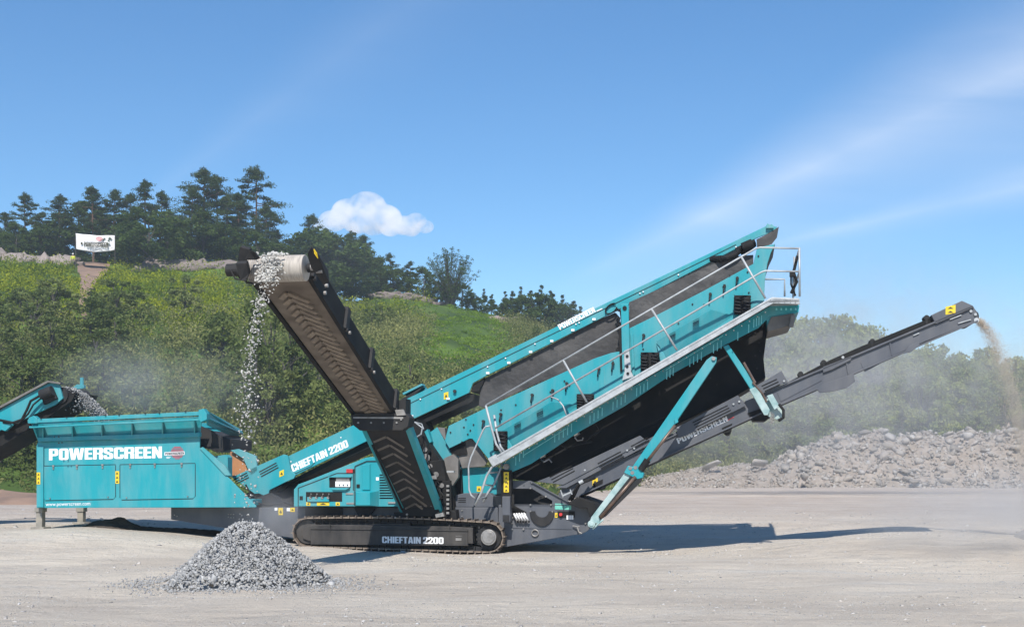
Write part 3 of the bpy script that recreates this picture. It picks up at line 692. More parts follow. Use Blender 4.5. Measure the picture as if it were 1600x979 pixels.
for x, y0, y1 in ((862, 600, 618), (936, 580, 610), (944, 575, 600), (1146, 440, 460), (1160, 437, 462), (1172, 432, 458), (1034, 515, 545)):
    m.beam(P(x, y0, .595), P(x+1, y1, .595), .01, .012)
m.build('stiffener', M['teal_dusty'], sb, split=1)
for (x0, y0, x1, y1) in ((901, 615, 927, 638), (1001, 550, 1030, 578), (1147, 461, 1173, 490), (771, 673, 792, 704)):
    m = MB(); m.prism(quadpx(x0, y0, x1, y1), .42, .598); ho = m.build('spring_housing', M['black'], R0, .005)
    m = MB()
    for cxp in (x0+6, x1-6):
        pts_ = []
        for t in np.linspace(0, 1, 60):
            a = t*2*math.pi*5; c_ = P(cxp, y0+2+(y1-y0-3)*t, .40); pts_.append(c_+Vector((math.cos(a)*.075, math.sin(a)*.06, 0)))
        m.tube(pts_, .014, 6)
    m.build('coil_spring', M['dark'], ho, smooth=True, split=1)
m = MB(); m.panel([(783, 673, .55), (789, 676, .55), (802, 700, .5), (795, 704, .5)], .02); m.panel([(1026, 536, .55), (1034, 545, .55), (1042, 562, .5), (1033, 568, .5)], .02); m.build('gusset', M['teal'], R0, split=1)
# --- walkway with fascia
WK = -.30
m = MB()
m.prism([(771, 714), (1206, 464), (1249, 466), (1250, 475), (1208, 473.5), (777, 726)], WK, WK+.06)
g0 = [P(771, 716, WK), P(1206, 466, WK), P(1249, 468, WK)]
for a, b_ in ((g0[0], g0[1]), (g0[1], g0[2])):
    m.ext([a, b_, b_-Vector((0, 0, .04)), a-Vector((0, 0, .04))], (0, .86, 0))
m.prism([(762, 716), (774, 709), (782, 722), (770, 729)], WK-.02, WK+.3)
e_ = P(1249, 468, WK); m.ext([e_, e_+Vector((0, 2.9, 0)), e_+Vector((-.6, 2.9, 0)), e_+Vector((-.6, 0, 0))], (0, 0, -.05))
wk = m.build('walkway', M['galv'], R0, .006)
m = MB()
for k in range(34):
    x = 790+k*12.3; m.bolts([(x, 716-(x-790)*.5747+5)], WK-.001, .011)
for x in (1217, 1226, 1235, 1243): m.bolts([(x, 471.5)], WK, .011)
m.build('walkway_bolt', M['steel'], wk, split=1)
m = MB()
m.prism([(783, 724), (1208, 475), (1249, 476), (1246, 484), (1203, 494), (1185, 512), (1136, 537), (1050, 584), (976, 634), (905, 674), (830, 724), (800, 737), (793, 735)], WK+.50, WK+.53)
m.prism([(1195, 480), (1249, 477), (1248, 487), (1199, 508)], WK+.53, 2.6)
fa = m.build('fascia', M['teal'], R0, .005)
m = MB(); wf = WK+.498
for x0, x1, y0, y1, n in ((806, 818, 720, 708, 3), (867, 887, 684, 673, 4), (893, 893, 668, 668, 1), (922, 941, 655, 643, 4), (958, 977, 634, 622, 4), (995, 1012, 612, 602, 4), (1042, 1052, 586, 580, 3), (1078, 1096, 566, 556, 4), (1115, 1127, 545, 538, 3), (1153, 1153, 525, 525, 1), (1170, 1170, 513, 513, 1), (1178, 1190, 505, 499, 4)):
    for k in range(n):
        f = k/max(1, n-1); x = x0+(x1-x0)*f; y = y0+(y1-y0)*f; m.beam(P(x, y-6.5, wf), P(x-.3, y+6.5, wf), .006, .017)
for k in range(5):
    m.prism(quadpx(1212+k*7.5, 481, 1214.6+k*7.5, 484.5), wf-.004, wf)
m.beam(P(818, 711, wf), P(885, 669, wf), .006, .014); m.beam(P(1040, 578, wf), P(1130, 524, wf), .006, .014)
m.build('fascia_slot', M['slot'], fa, split=1)
m = MB(); m.prism([(1199, 508), (1205, 495), (1240, 489), (1242, 494), (1235, 508), (1215, 514), (1199, 518)], .2, 1.6); m.prism([(1236, 492), (1243, 492), (1240, 510), (1232, 511)], .12, .22); m.build('end_box', M['chute'], R0, .01)
# --- handrails and ladder
HR = -.26
m = MB(); r = .019
m.tube([P(759, 633, HR), P(1018, 482.5, HR), P(1181, 388, HR), P(1188, 386.6, HR), P(1249, 388, HR)], r)
m.tube([P(1249, 387, HR), P(1249.5, 463, HR)], r*1.1); m.tube([P(1241, 401, HR+.3), P(1241, 463, HR+.3)], r)
m.tube([P(773, 669, HR), P(1190, 425, HR), P(1196, 423, HR), P(1248, 424, HR)], r)
m.tube([P(1194, 436, HR+.9), P(1226, 436, HR+.9), P(1226, 463, HR+.9)], r)
m.tube([P(880, 562.5, HR), P(917, 628, HR)], r*1.15); m.tube([P(1018, 482.5, HR), P(1058, 547, HR)], r*1.15); m.tube([P(1157.5, 400, HR), P(1196, 466, HR)], r*1.15)
m.tube([P(759, 633, HR), P(768, 668, HR), P(775, 693, HR), P(785, 708, HR)], r*1.3)
m.tube([P(772, 648, HR+.35), P(776, 675, HR+.35), P(782, 697, HR+.3), P(790, 708, HR+.3)], r*1.3)
m.tube([P(859, 619, HR+.25), P(872, 624, HR+.2), P(880, 634, HR+.1), P(885, 648, HR+.05)], r*.8)
# far side rails
b0 = P(1249, 388, HR); b1 = P(1249, 424, HR)
for b_ in (b0, b1): m.tube([b_, b_+Vector((0, 2.9, 0))], r)
m.tube([b0+Vector((0, 2.9, 0)), P(1249, 466, HR)+Vector((0, 2.9, 0))], r)
m.build('handrail', M['galv'], R0, smooth=True)
m = MB(); p = [P(1246, 400, 0), P(1240, 425, -.05), P(1245, 440, 0), P(1236, 458, 0)]; m.tube(p, .03, 8); m.tube([P(1236, 427, 0), P(1236, 444, 0), P(1243, 462, 0)], .02, 6); m.prism(quadpx(1234, 424, 1242, 431), -.1, .05); m.build('lamp_bracket', M['black'], R0)
m = MB()
m.tube([P(781, 718, HR), P(768, 730, HR), P(760, 744, HR), P(752, 769, HR), P(742, 789, HR)], .024)
m.tube([P(785, 724, HR+.42), P(780, 738, HR+.42), P(772, 756, HR+.42), P(763, 768, HR+.42), P(755, 784, HR+.42)], .024)
for a, b_ in (((764, 738), (779, 737)), ((757, 757), (770, 758)), ((748, 778), (760, 777))): m.tube([P(*a, HR), P(*b_, HR+.42)], .018)
m.tube([P(766, 665, HR), P(759, 666, HR), P(755, 671, HR), P(736, 714, HR), P(732, 728, HR), P(733, 765, HR), P(736, 773, HR), P(742, 778, HR)], .018)
m.build('ladder', M['galv'], R0, smooth=True)
# --- screen feed chute
m = MB()
m.prism([(662, 682), (683, 667), (707, 710), (712, 745), (700, 745), (672, 700)], .7, 2.1)
m.prism([(656, 680), (668, 670), (674, 690), (664, 695)], .5, .7)
m.build('chute_side', M['teal'], R0, .006, split=1)
m = MB(); m.prism([(683, 667), (695, 668), (697, 690)], .72, 2.1)
m.prism([(702, 699), (734, 684), (741, 687), (762, 720), (757, 728), (722, 731), (716, 712)], .75, .8)
m.prism([(693, 716), (708, 709), (716, 718), (716, 745), (706, 760), (700, 752)], .45, .6)
m.build('feed_chute', M['chute'], R0, .005, split=1)
m = MB(); m.prism([(702, 700), (726, 690), (730, 708), (706, 712)], .70, .75); m.prism([(706, 722), (720, 731), (722, 772), (705, 780)], .8, 2.0); m.build('chute_flap', M['black'], R0, split=1)
# --- black hood and rubber skirts below the fascia
m = MB()
m.prism([(797, 728), (905, 655), (976, 612), (1136, 518), (1196, 492), (1197, 530), (1193, 560), (1196, 590), (1150, 618), (1000, 690), (880, 755), (835, 752), (800, 748)], 1.05, 2.5)
hd = m.build('discharge_hood', M['black'], R0, .01)
m = MB()
for x, y in ((1180, 520), (1186, 535), (1180, 555), (1183, 575), (1120, 600), (1150, 560), (868, 712), (886, 700), (870, 740), (1110, 590), (1188, 548)): m.bolts([(x, y)], 1.04, .02)
m.beam(P(862, 735, 1.04), P(1038, 651, 1.04), .02, .014); m.beam(P(945, 698, 1.03), P(1030, 657, 1.03), .02, .02)
m.build('hood_bolts', M['dark'], hd)
m = MB()
m.prism([(840, 698), (851, 700), (852, 714), (842, 716)], .95, 1.04); m.prism([(893, 672), (902, 668), (906, 678), (898, 683)], .9, 1.0)
m.tube([P(843, 716, .95), P(850, 721, .25), P(858, 717, .3), P(862, 722, .3)], .016, 6); m.tube([P(898, 683, .2), P(902, 688, .2), P(910, 687, .2), P(911, 683, .2)], .015, 6)
m.tube([P(834, 713, .3), P(840, 717, .3), P(843, 707, .3)], .014, 6)
m.build('valve_bracket', M['steel'], hd)
m = MB()
for q_ in (((870, 690), (885, 700), (905, 694), (925, 690)), ((905, 668), (915, 660), (930, 662), (938, 672), (930, 680)), ((915, 690), (925, 680), (935, 676))): m.tube([P(x, y, .3) for x, y in q_], .02, 6)
m.build('hydraulic_hose', M['black'], hd, smooth=True)
# --- tail (fines) conveyor, hung .55 m nearer than the drawing planes below
class Near(Frame):
    def P(s, px, py, w=0.): return Frame.P(s, px, py, w-.53)
MF_, MF = MF, Near(0, 26.5, math.radians(10)); P = MF.P
def tb_(x): return 776-(x-900)*.4485 if x < 1225 else 631-(x-1225)*.4345
m = MB()
lowp = [(872, 772), (878, 762), (1000, 702), (1060, 672), (1165, 626), (1225, 602), (1290, 572), (1400, 528), (1462, 503), (1520, 478), (1526, 486), (1529, 500), (1509, 508), (1446, 533), (1335, 583), (1284, 605), (1220, 631), (1166, 656), (1050, 709), (900, 777), (880, 784)]
m.prism(lowp, .95, 1.0); m.prism(lowp, 2.05, 2.10)
tc_ = m.build('tail_conveyor_frame', M['grey'], R0, .006)
m = MB()
m.beam(P(900, 776, .93), P(1222, 630.5, .93), .05, .03); m.beam(P(1222, 630.5, .93), P(1528, 501, .93), .05, .03)
m.beam(P(1180, 620, .93), P(1520, 478.5, .93), .06, .035); m.beam(P(880, 762, .93), P(1165, 627, .93), .04, .025)
for x in (1322, 1390): m.beam(P(x, tb_(x)-26, .94), P(x+4, tb_(x)-4, .94), .03, .03)
m.prism([(1276, 608), (1284, 600), (1334, 584), (1336, 596), (1322, 606), (1302, 611), (1282, 613)], .90, 1.0)
m.prism([(1286, 573), (1330, 556), (1330, 562), (1300, 577), (1286, 582)], .90, .95)
m.prism([(1420, 540), (1436, 533), (1437, 540), (1424, 549), (1412, 552)], .9, 1.0)
m.build('frame_flange', M['grey'], tc_, .004)
m = MB(); 
for k, (a, b_) in enumerate((((1214, 612), (1282, 584)), ((1345, 566), (1395, 546)))):
    m.prism([a, (b_[0]-3, b_[1]-1), (b_[0]+2, b_[1]+4), (b_[0]+2, b_[1]+10), (a[0]+6, a[1]+15)], .938, .95)
m.build('side_recess', M['grey'], tc_, split=1)
m = MB(); m.prism([(1225, 600), (1297, 562), (1345, 541), (1462, 493), (1462, 503), (1290, 574), (1225, 603)], 1.0, 2.05)
m.prism([(900, 771), (1222, 626), (1500, 507), (1500, 511), (1222, 631), (905, 776)], 1.02, 2.03)
m.build('belt', M['black'], R0)
for x, y in ((1251, 584), (1287, 566), (1363, 533), (1448, 496), (1213, 602)):
    p = P(x, y, 1.0); m = MB(); m.cyl(p, p+Vector((0, .3, 0)), .055, 12); m.prism(quadpx(x-1.3, y, x+1.3, y+12), .99, 1.0); m.build('carry_roller', M['dark'], tc_)
m = MB()
for g in ([(868, 762), (905, 742), (1048, 667), (1053, 674), (885, 762)], [(1056, 668), (1153, 617), (1166, 633), (1072, 680), (1060, 684)], [(1180, 603), (1221, 579), (1231, 596), (1186, 617)]):
    m.prism(g, .86, .9)
m.prism([(838, 752), (890, 732), (1000, 680), (1010, 688), (880, 757)], .84, .88)
gu = m.build('belt_guard', M['grey'], R0, .006, split=1)
m = MB()
def slots(x0, y0, x1, y1, n, dy, w):
    for k in range(n): m.beam(P(x0+k*2.5, y0+k*dy, w), P(x1+k*2.5, y1+k*dy, w), .006, .022)
slots(859, 745, 893, 727, 3, 4, .836); slots(934, 724, 970, 705, 3, 3.6, .836); slots(986, 697, 1012, 683, 2, 4, .836); slots(1082, 660, 1137, 633, 4, 3.6, .856); slots(1190, 603, 1214, 592, 3, 4, .856)
m.build('guard_slot', M['black'], gu, split=1)
m = MB(); m.bolts([(914, 734), (980, 703), (991, 700), (1060, 668), (1146, 631), (1155, 627), (1225, 595)], .85, .022); m.build('guard_bolt', M['galv'], gu, split=1)
text('POWERSCREEN', (1060, 693), (1138, 656.6), (1056.5, 684.8), .95, M['white'], tc_, bold=.045, gap=.93)
m = MB(); m.beam(P(1137, 656, .944), P(1147, 651, .944), .004, .012); m.build('red_stripe', M['red'], tc_)
m = MB(); m.prism([(1455, 492), (1503, 469.5), (1520, 477), (1522, 480), (1462, 506)], .90, 2.12); hg = m.build('head_guard', M['grey'], R0, .012)
warn(1477.5, 476, 1493, 488.5, .90, hg, 2, 3)
m = MB(); m.cyl(P(1519, 494, 1.0), P(1519, 494, 1.0)+Vector((0, 1.1, 0)), .13, 20); m.build('head_drum', M['dark'], R0)
m = MB(); m.beam(P(1484, 499, .93), P(1502, 492, .93), .02, .02); m.beam(P(1497, 505, .93), P(1517, 499, .93), .02, .02); m.beam(P(1427, 524, .93), P(1436, 520, .93), .02, .02); m.beam(P(1424, 519, .93), P(1434, 515, .93), .02, .02)
p = P(1526, 500, .92); m.cyl(p, p+Vector((0, .1, 0)), .05, 12); m.bolts([(1517, 486), (1317, 558), (1524, 491)], .94, .03)
m.build('tension_bolts', M['galv'], tc_)
warn(925.5, 746, 934, 754.5, .95, tc_, 1, 3)
for x, y in ((934, 760), (1136, 673)):
    p = P(x, y, .98); MB().cyl(p, p+Vector((0, 1.0, 0)), .075, 14).prism([(x-8, y-5), (x+8, y-12), (x+7, y+1), (x-6, y+4)], .93, .96).build('return_roller', M['black'], tc_)
m = MB(); m.tube([P(893, 782, .7), P(906, 755, .65), P(930, 746, .8)], .03); m.tube([P(889, 781, .7), P(903, 757, .62), P(920, 748, .8)], .025); m.build('hydraulic_hose', M['black'], tc_, smooth=True)
m = MB(); m.cyl(P(905, 754, .6), P(911, 751, .6), .04, 10); m.beam(P(879, 774, .6), P(893, 768, .6), .05, .03); m.beam(P(876, 765, .6), P(880, 776, .6), .05, .02); m.beam(P(891, 764, .6), P(894, 772, .6), .05, .02); m.build('hose_bracket', M['galv'], tc_)
m = MB(); m.prism([(886, 786), (902, 776), (930, 786), (932, 795), (921, 808), (918, 793), (905, 793)], .5, 2.4); m.build('tail_crossmember', M['black'], R0, .01)
MF = MF_; P = MF.P
# --- raising struts
m = MB(); w = -.34
m.prism([(1104, 562), (1112, 556), (1120, 558), (1119, 566), (1003, 738), (986, 732)], w, w+.18)
m.prism([(981, 727), (998, 731), (1006, 739), (1004, 746), (996, 748), (975, 738)], w-.03, w+.24)
m.prism([(1053, 655), (1058, 651), (1060, 659), (1055, 662)], w-.03, w+.02)
s1 = m.build('raising_strut', M['teal'], R0, .01)
m = MB(); m.bolts([(1115, 560), (985, 731), (988, 738), (993, 730)], w-.02, .04); m.build('strut_bolt', M['steel'], s1, split=1)
m = MB(); m.prism([(978, 736), (1001, 744), (938, 812), (935, 818), (921, 815), (924, 807)], w+.02, w+.2)
m.build('strut_sleeve', M['mint'], s1, .01)
m = MB(); m.prism([(986, 742), (1004, 744), (1002, 752), (947, 806), (938, 811), (935, 806)], w-.02, w+.02); m.build('sleeve_painted_shade', M['dark'], s1, .006)  # dark sheet standing in for the shaded right side of the sleeve
m = MB(); m.tube([P(993, 744, w-.03), P(938, 808, w-.03)], .035, 10); m.tube([P(1055, 664, w), P(1008, 724, w)], .032, 12); m.build('cylinder_rod', M['rod'], s1, smooth=True)
m = MB(); m.tube([P(1012, 718, w), P(1001, 734, w)], .07, 12); m.build('rod_gland', M['black'], s1)
m = MB(); p = P(924, 818, w-.06); m.cyl(p, p+Vector((0, .3, 0)), .075, 20); m.cyl(p-Vector((0, .02, 0)), p, .045, 16); m.tube([P(926, 826, w), P(938, 815, w-.02), P(943, 811, w)], .02, 6); m.build('pivot_pin', M['mint'], s1, .005)
m = MB(); w = .05
m.prism([(1130, 541), (1138, 538), (1189, 612), (1178, 616)], w, w+.15)
s2 = m.build('conveyor_strut', M['teal'], R0, .008)
m = MB(); m.prism([(1171, 608), (1182, 603), (1203, 640), (1200, 648), (1194, 648)], w-.03, w+.12); m.prism([(1196, 625), (1206, 617), (1222, 640), (1224, 650), (1214, 655), (1200, 650)], w+.1, w+.16)
m.prism([(1198, 618), (1207, 615), (1218, 634), (1210, 640)], w-.05, w+.02); m.build('strut_bracket', M['mint'], s2, .006)
m = MB(); m.tube([P(1162, 566, w-.02), P(1180, 598, w-.02)], .025, 8); m.tube([P(1176, 597, w-.03), P(1192, 615, w-.03), P(1198, 628, w-.04)], .02, 6); m.build('cylinder_rod', M['rod'], s2)
m = MB(); m.tube([P(1217, 631, w-.04), P(1224, 640, w-.04), P(1224, 652, w-.04), P(1216, 657, w-.03)], .03, 8); m.prism([(1168, 645), (1200, 634), (1205, 650), (1195, 657), (1176, 657)], .4, 1.2); m.build('pivot_block', M['black'], s2)
m = MB()
for x, y, n in ((1205, 645, 8), (1208, 647, 6)):
    for k in range(n):
        c_ = P(x+.6*math.sin(k), y+k*2.2, w-.06); ring = [c_+Vector((.018*math.cos(a), .018*math.sin(a)*(k % 2), .022*math.sin(a))) for a in np.linspace(0, 2*math.pi, 9)]; m.tube(ring, .006, 5)
m.build('safety_chain', M['steel'], s2)
# --- side stockpile conveyor, reaching towards the camera
def wy(py):                                    # depth along the upper section
    return np.interp(py, [395, 655], [-7.6, -1.95])
def Q(px, py, dw=0): return P(px, py, float(wy(py))+dw)
beltL0, beltR0 = Q(408, 425), Q(487, 430); beltL1, beltR1 = P(560, 650, -1.95), P(616, 648, -1.95)
wv = (beltR0-beltL0); wv = Vector((1, 0, 0))*.80
BL0 = Q(397, 434); BR0 = BL0+Vector((.86, 0, 0)); BL1 = P(557, 647, -1.95); BR1 = BL1+Vector((.73, 0, 0)); wv = BR0-BL0
n_up = (BL1-BL0).cross(wv).normalized()
if n_up.z < 0: n_up = -n_up
m = MB(); m.ext([BL0, BR0, BR1, BL1], n_up*.02); m.ext([BL0+n_up*.26, BR0+n_up*.26, BR1+n_up*.2, BL1+n_up*.2], n_up*.02)
sc_ = m.build('side_conveyor_belt', M['belt'], R0)
m = MB(); nch = 25
for k in range(nch):
    f0 = .09+k/nch*.90; c0_ = BL0.lerp(BL1, f0); ws = wv.length
    up_ = (BL0-BL1).normalized()
    apex = c0_+Vector((ws*.44, 0, 0))-n_up*.02; a1 = apex+Vector((-ws*.20, 0, 0))-up_*.17; a2 = apex+Vector((ws*.30, 0, 0))-up_*.30
    m.beam(a1, apex, .035, .085, n_up); m.beam(apex, a2, .035, .085, n_up)
m.build('belt_chevrons', M['belt_rib'], sc_)
m = MB()
for side, B0, B1 in ((0, BL0, BL1), (1, BR0, BR1)):
    o_ = Vector((-.07, 0, 0)) if side == 0 else Vector((.03, 0, 0))
    hgt = .20 if side == 0 else .40
    m.ext([B0+o_+n_up*.03, B1+o_+n_up*.03, B1+o_+n_up*hgt*.95, B0+o_+n_up*hgt], Vector((.04, 0, 0)))
    m.beam(B0+o_+Vector((.02, 0, 0)), B1+o_+Vector((.02, 0, 0)), .07, .07)
fr_ = m.build('side_conveyor_frame', M['black'], R0, .006)
m = MB()
for f in (0.02, .35, .64, .97):
    c_ = BR0.lerp(BR1, f)+Vector((.07, 0, 0)); dn = (BR1-BR0).normalized()
    m.beam(c_+n_up*.02, c_+n_up*.44, .16, .10, dn); m.cyl(c_+n_up*.02, c_+n_up*.02+Vector((.07, 0, 0)), .04, 10)
m.build('skirt_bracket', M['dark'], fr_, .008, split=2)
m = MB()
for f in (.36, .65, .1, .98):
    c_ = BR0.lerp(BR1, f)+Vector((.13, 0, 0)); m.cyl(c_, c_+Vector((.04, 0, 0)), .03, 8)
m.build('bracket_bolt', M['steel'], fr_, split=1)
# head drum
hc = Q(444, 424)+n_up*.06; hL = Q(404, 414); hL.y = hc.y; 
dl = Q(392, 421, -.05); dr = Vector((dl.x+.90, dl.y, dl.z))
m = MB(); m.cyl(dl, dr, .205, 36); dm = m.build('head_drum', M['drum'], R0, .01, smooth=False)
for p in dm.data.polygons: p.use_smooth = len(p.vertices) == 4
m = MB()
for k in range(5): q = dl.lerp(dr, .02+.035*k); m.cyl(q, q+Vector((.012, 0, 0)), .212, 36)
m.build('drum_grooves', M['steel'], dm)
m = MB(); a = dr+Vector((.03, 0, 0))
m.panel([(480.5, 397, -7.45), (486, 386, -7.5), (497, 398, -7.4), (513, 424, -7.0), (514, 440, -7.0), (506, 446, -6.9), (486, 418, -7.3)], .05)
m.tube([a, a+Vector((.12, 0, 0))], .075, 14)
hp = m.build('head_plate', M['dark'], R0, .008)
m = MB(); m.panel([(490, 389, -7.52), (495, 396, -7.5), (496.5, 404, -7.45), (491, 396, -7.5)], .01); m.build('warning_label', M['yellow'], hp)
m = MB(); q = dr+Vector((.10, -.05, 0)); m.cyl(q, q+Vector((.07, 0, 0)), .055, 14); q = Q(494, 424, -.2); m.cyl(q, q+Vector((.1, 0, 0)), .03, 10); q = Q(508, 446, -.1); m.cyl(q, q+Vector((.05, 0, 0)), .03, 10)
m.build('bearing', M['steel'], hp)
m = MB(); e = dl+Vector((-.02, 0, 0))
m.cyl(e, e+Vector((-.16, 0, -.01)), .15, 18)
m.cyl(e+Vector((-.16, 0, .0)), e+Vector((-.37, 0, 0)), .10, 16)
m.beam(e+Vector((-.09, 0, .12)), e+Vector((-.02, -.1, .33)), .10, .16); m.panel([(383, 405, -7.5), (390, 391, -7.5), (397, 393, -7.5), (405, 402, -7.4), (399, 405, -7.4)], .06)
m.panel([(368, 412, -7.5), (385, 411, -7.5), (389, 428, -7.4), (383, 440, -7.4), (376, 438, -7.4)], .10)
m.tube([e+Vector((-.1, -.1, -.1)), e+Vector((0, -.12, -.22)), e+Vector((.2, -.1, -.24)), e+Vector((.3, 0, -.15))], .018, 8)
m.tube([e+Vector((-.28, -.1, 0)), e+Vector((-.2, -.1, -.15)), e+Vector((-.02, -.05, -.18))], .015, 8)
m.build('drum_motor', M['dark'], R0, .006)
m = MB()   # fold cross frame
m.prism([(548, 648), (560, 645), (634, 645), (640, 652), (637, 666), (628, 672), (562, 672), (552, 664)], -2.1, -1.7)
m.prism([(618, 626), (634, 622), (634, 645), (622, 645)], -1.9, -1.5)
xf = m.build('fold_frame', M['dark'], R0, .012)
m = MB(); m.prism([(552, 651), (630, 651), (630, 654), (552, 653)], -2.12, -2.1); m.bolts([(560, 660), (580, 660), (600, 660), (620, 660), (627, 655)], -2.1, .02)
m.prism([(617, 640), (630, 639), (634, 648), (620, 649)], -2.13, -2.08); m.build('fold_bolts', M['steel'], xf)
# lower section
lw = lambda py: float(np.interp(py, [660, 805], [-1.95, .20]))
def Lp(px, py, d=0): return P(px, py, lw(py)+d)
m = MB(); m.ext([Lp(568, 668), Lp(634, 668), Lp(686, 803), Lp(632, 803)], Vector((0, .03, .01))); lb = m.build('lower_belt', M['dark'], R0)  # darker than the upper belt: its shade is put into the colour
m = MB()
for k in range(9):
    y = 682+k*13; xl, xr = np.interp(y, [668, 803], [568, 632]), np.interp(y, [668, 803], [634, 686]); xm = xl+(xr-xl)*.45; m.beam(Lp(xm, y, -.02), Lp(xr-8, y+17, -.02), .05, .04); m.beam(Lp(xl+10, y+8, -.02), Lp(xm, y, -.02), .05, .04)
m.build('belt_chevrons', M['belt'], lb)
m = MB()
m.ext([Lp(565, 672, -.02), Lp(572, 672, -.02), Lp(634, 800, -.02), Lp(627, 804, -.02)], Vector((0, .25, .05)))
m.ext([Lp(632, 668, -.04), Lp(641, 668, -.04), Lp(690, 800, -.04), Lp(683, 806, -.04)], Vector((0, .22, .05)))
m.build('lower_side_frame', M['teal'], R0, .01, split=1)
m = MB(); m.prism([(604, 745), (672, 745), (688, 806), (632, 806)], .0, .02); m.prism([(615, 800), (712, 796), (714, 815), (620, 812)], .1, .4); m.tube([Lp(582, 695, -.06), Lp(628, 795, -.06)], .025); m.build('lower_cover', M['black'], R0)
m = MB(); m.bolts([(632, 787), (636, 803), (674, 789), (658, 789), (664, 789), (688, 803), (618, 808)], -.02, .022); m.prism([(672, 744), (682, 741), (682, 748), (673, 748)], -.05, 0); m.prism([(680, 803), (692, 800), (694, 806), (681, 808)], -.03, .1)
for k in range(7): m.prism(quadpx(697.5, 757+k*7, 701.5, 760.5+k*7), .02, .08)
m.build('frame_fittings', M['steel'], R0)
# dark machinery between side conveyor and chute
m = MB()
m.prism([(640, 668), (652, 655), (668, 690), (690, 722), (706, 760), (712, 810), (684, 810), (665, 750)], .35, 1.6)
m.prism([(645, 690), (662, 680), (670, 706), (656, 714)], .1, .35); m.prism([(670, 720), (690, 718), (697, 750), (680, 752)], .1, .35)
m.prism([(690, 750), (704, 750), (706, 812), (694, 812)], .1, .2)
mc = m.build('drive_casing', M['black'], R0, .012)
m = MB()
for x, y, r_ in ((665, 715, .09), (672, 728, .05), (664, 702, .05), (681, 741, .06), (690, 758, .05)):
    p = P(x, y, .08); m.cyl(p, p+Vector((0, .05, 0)), r_, 16)
m.build('bearing', M['steel'], mc, split=1)
m = MB(); rr_ = random.Random(4)
for k in range(9):
    x, y = 648+k*5, 672+k*11; pts_ = [P(x+rr_.uniform(-4, 6), y+i*8+rr_.uniform(-3, 3), rr_.uniform(-.1, .1)) for i in range(4)]; m.tube(pts_, .016, 6)
m.build('hydraulic_hose', M['black'], mc, smooth=True)
m = MB(); m.tube([P(648, 659, 0), P(660, 668, -.1), P(658, 678, -.1), P(644, 687, 0)], .016, 6); m.tube([P(648, 659, 0), P(659, 662, -.1), P(662, 670, -.1)], .012, 6); m.prism(quadpx(698, 735, 709, 737.5), .0, .1); m.build('guard_rail', M['galv'], mc)

# ------------------------------------------------------------------ the neighbouring conveyor that feeds the hopper
R1 = MF.root('feeding_conveyor')
tag(R1, 'teal conveyor end with grey top edge tipping gravel into the left end of the hopper', 'conveyor')
m = MB()
m.prism([(0, 640), (77, 597), (92, 598), (98, 622), (86, 632), (43, 652), (0, 672), (-240, 800), (-240, 765)], 1.1, 1.16)
m.prism([(0, 640), (77, 597), (92, 598), (98, 622), (86, 632), (43, 652), (0, 672), (-240, 800), (-240, 765)], 2.3, 2.36)
cb = m.build('conveyor_frame', M['teal'], R1, .006)
m = MB(); m.beam(P(-240, 765, 1.1), P(77, 596, 1.1), .14, .05); m.beam(P(77, 596, 1.1), P(97, 599, 1.1), .16, .04); m.build('top_edge', M['chute'], R1, .005)
m = MB(); m.prism([(-240, 800), (0, 672), (86, 630), (99, 612), (118, 614), (112, 626), (50, 668), (0, 697), (-240, 830)], 1.2, 2.26); m.build('belt', M['black'], R1)
m = MB(); p = P(94, 617, 1.16); m.cyl(p, p+Vector((0, 1.1, 0)), .19, 20); m.build('head_drum', M['dark'], R1)
m = MB(); m.cyl(P(64, 617, .95), P(82, 610, .95), .12, 16); m.prism([(62, 612), (80, 604), (88, 622), (68, 632)], 1.0, 1.1); m.build('drum_motor', M['dark'], R1, .01)
m = MB(); m.tube([P(62, 618, .95), P(48, 626, .9), P(42, 640, .95), P(34, 655, .95), P(20, 660, .95), P(0, 656, 1.0)], .03); m.tube([P(64, 622, .95), P(52, 632, .9), P(44, 646, .95), P(30, 661, .95), P(5, 660, 1.0)], .022); m.build('hydraulic_hose', M['black'], R1, smooth=True)
m = MB(); m.prism([(0, 662), (12, 658), (18, 664), (8, 673), (0, 670)], 1.0, 1.1); m.prism([(113, 606), (120, 600), (131, 601), (131, 606), (118, 608)], 2.3, 2.4)
p = P(128, 604, 2.4); m.cyl(p, p+Vector((0, 0, .22)), .045, 12); m.build('lamp_post', M['teal'], R1, .004)
m = MB(); b0 = P(-235, 790, 1.1); gz = .3
m.box((b0.x, 1.7, b0.z/2+gz/2), (.5, .7, abs(b0.z-gz)/2)); m.build('base_frame', M['grey'], R1, .02)

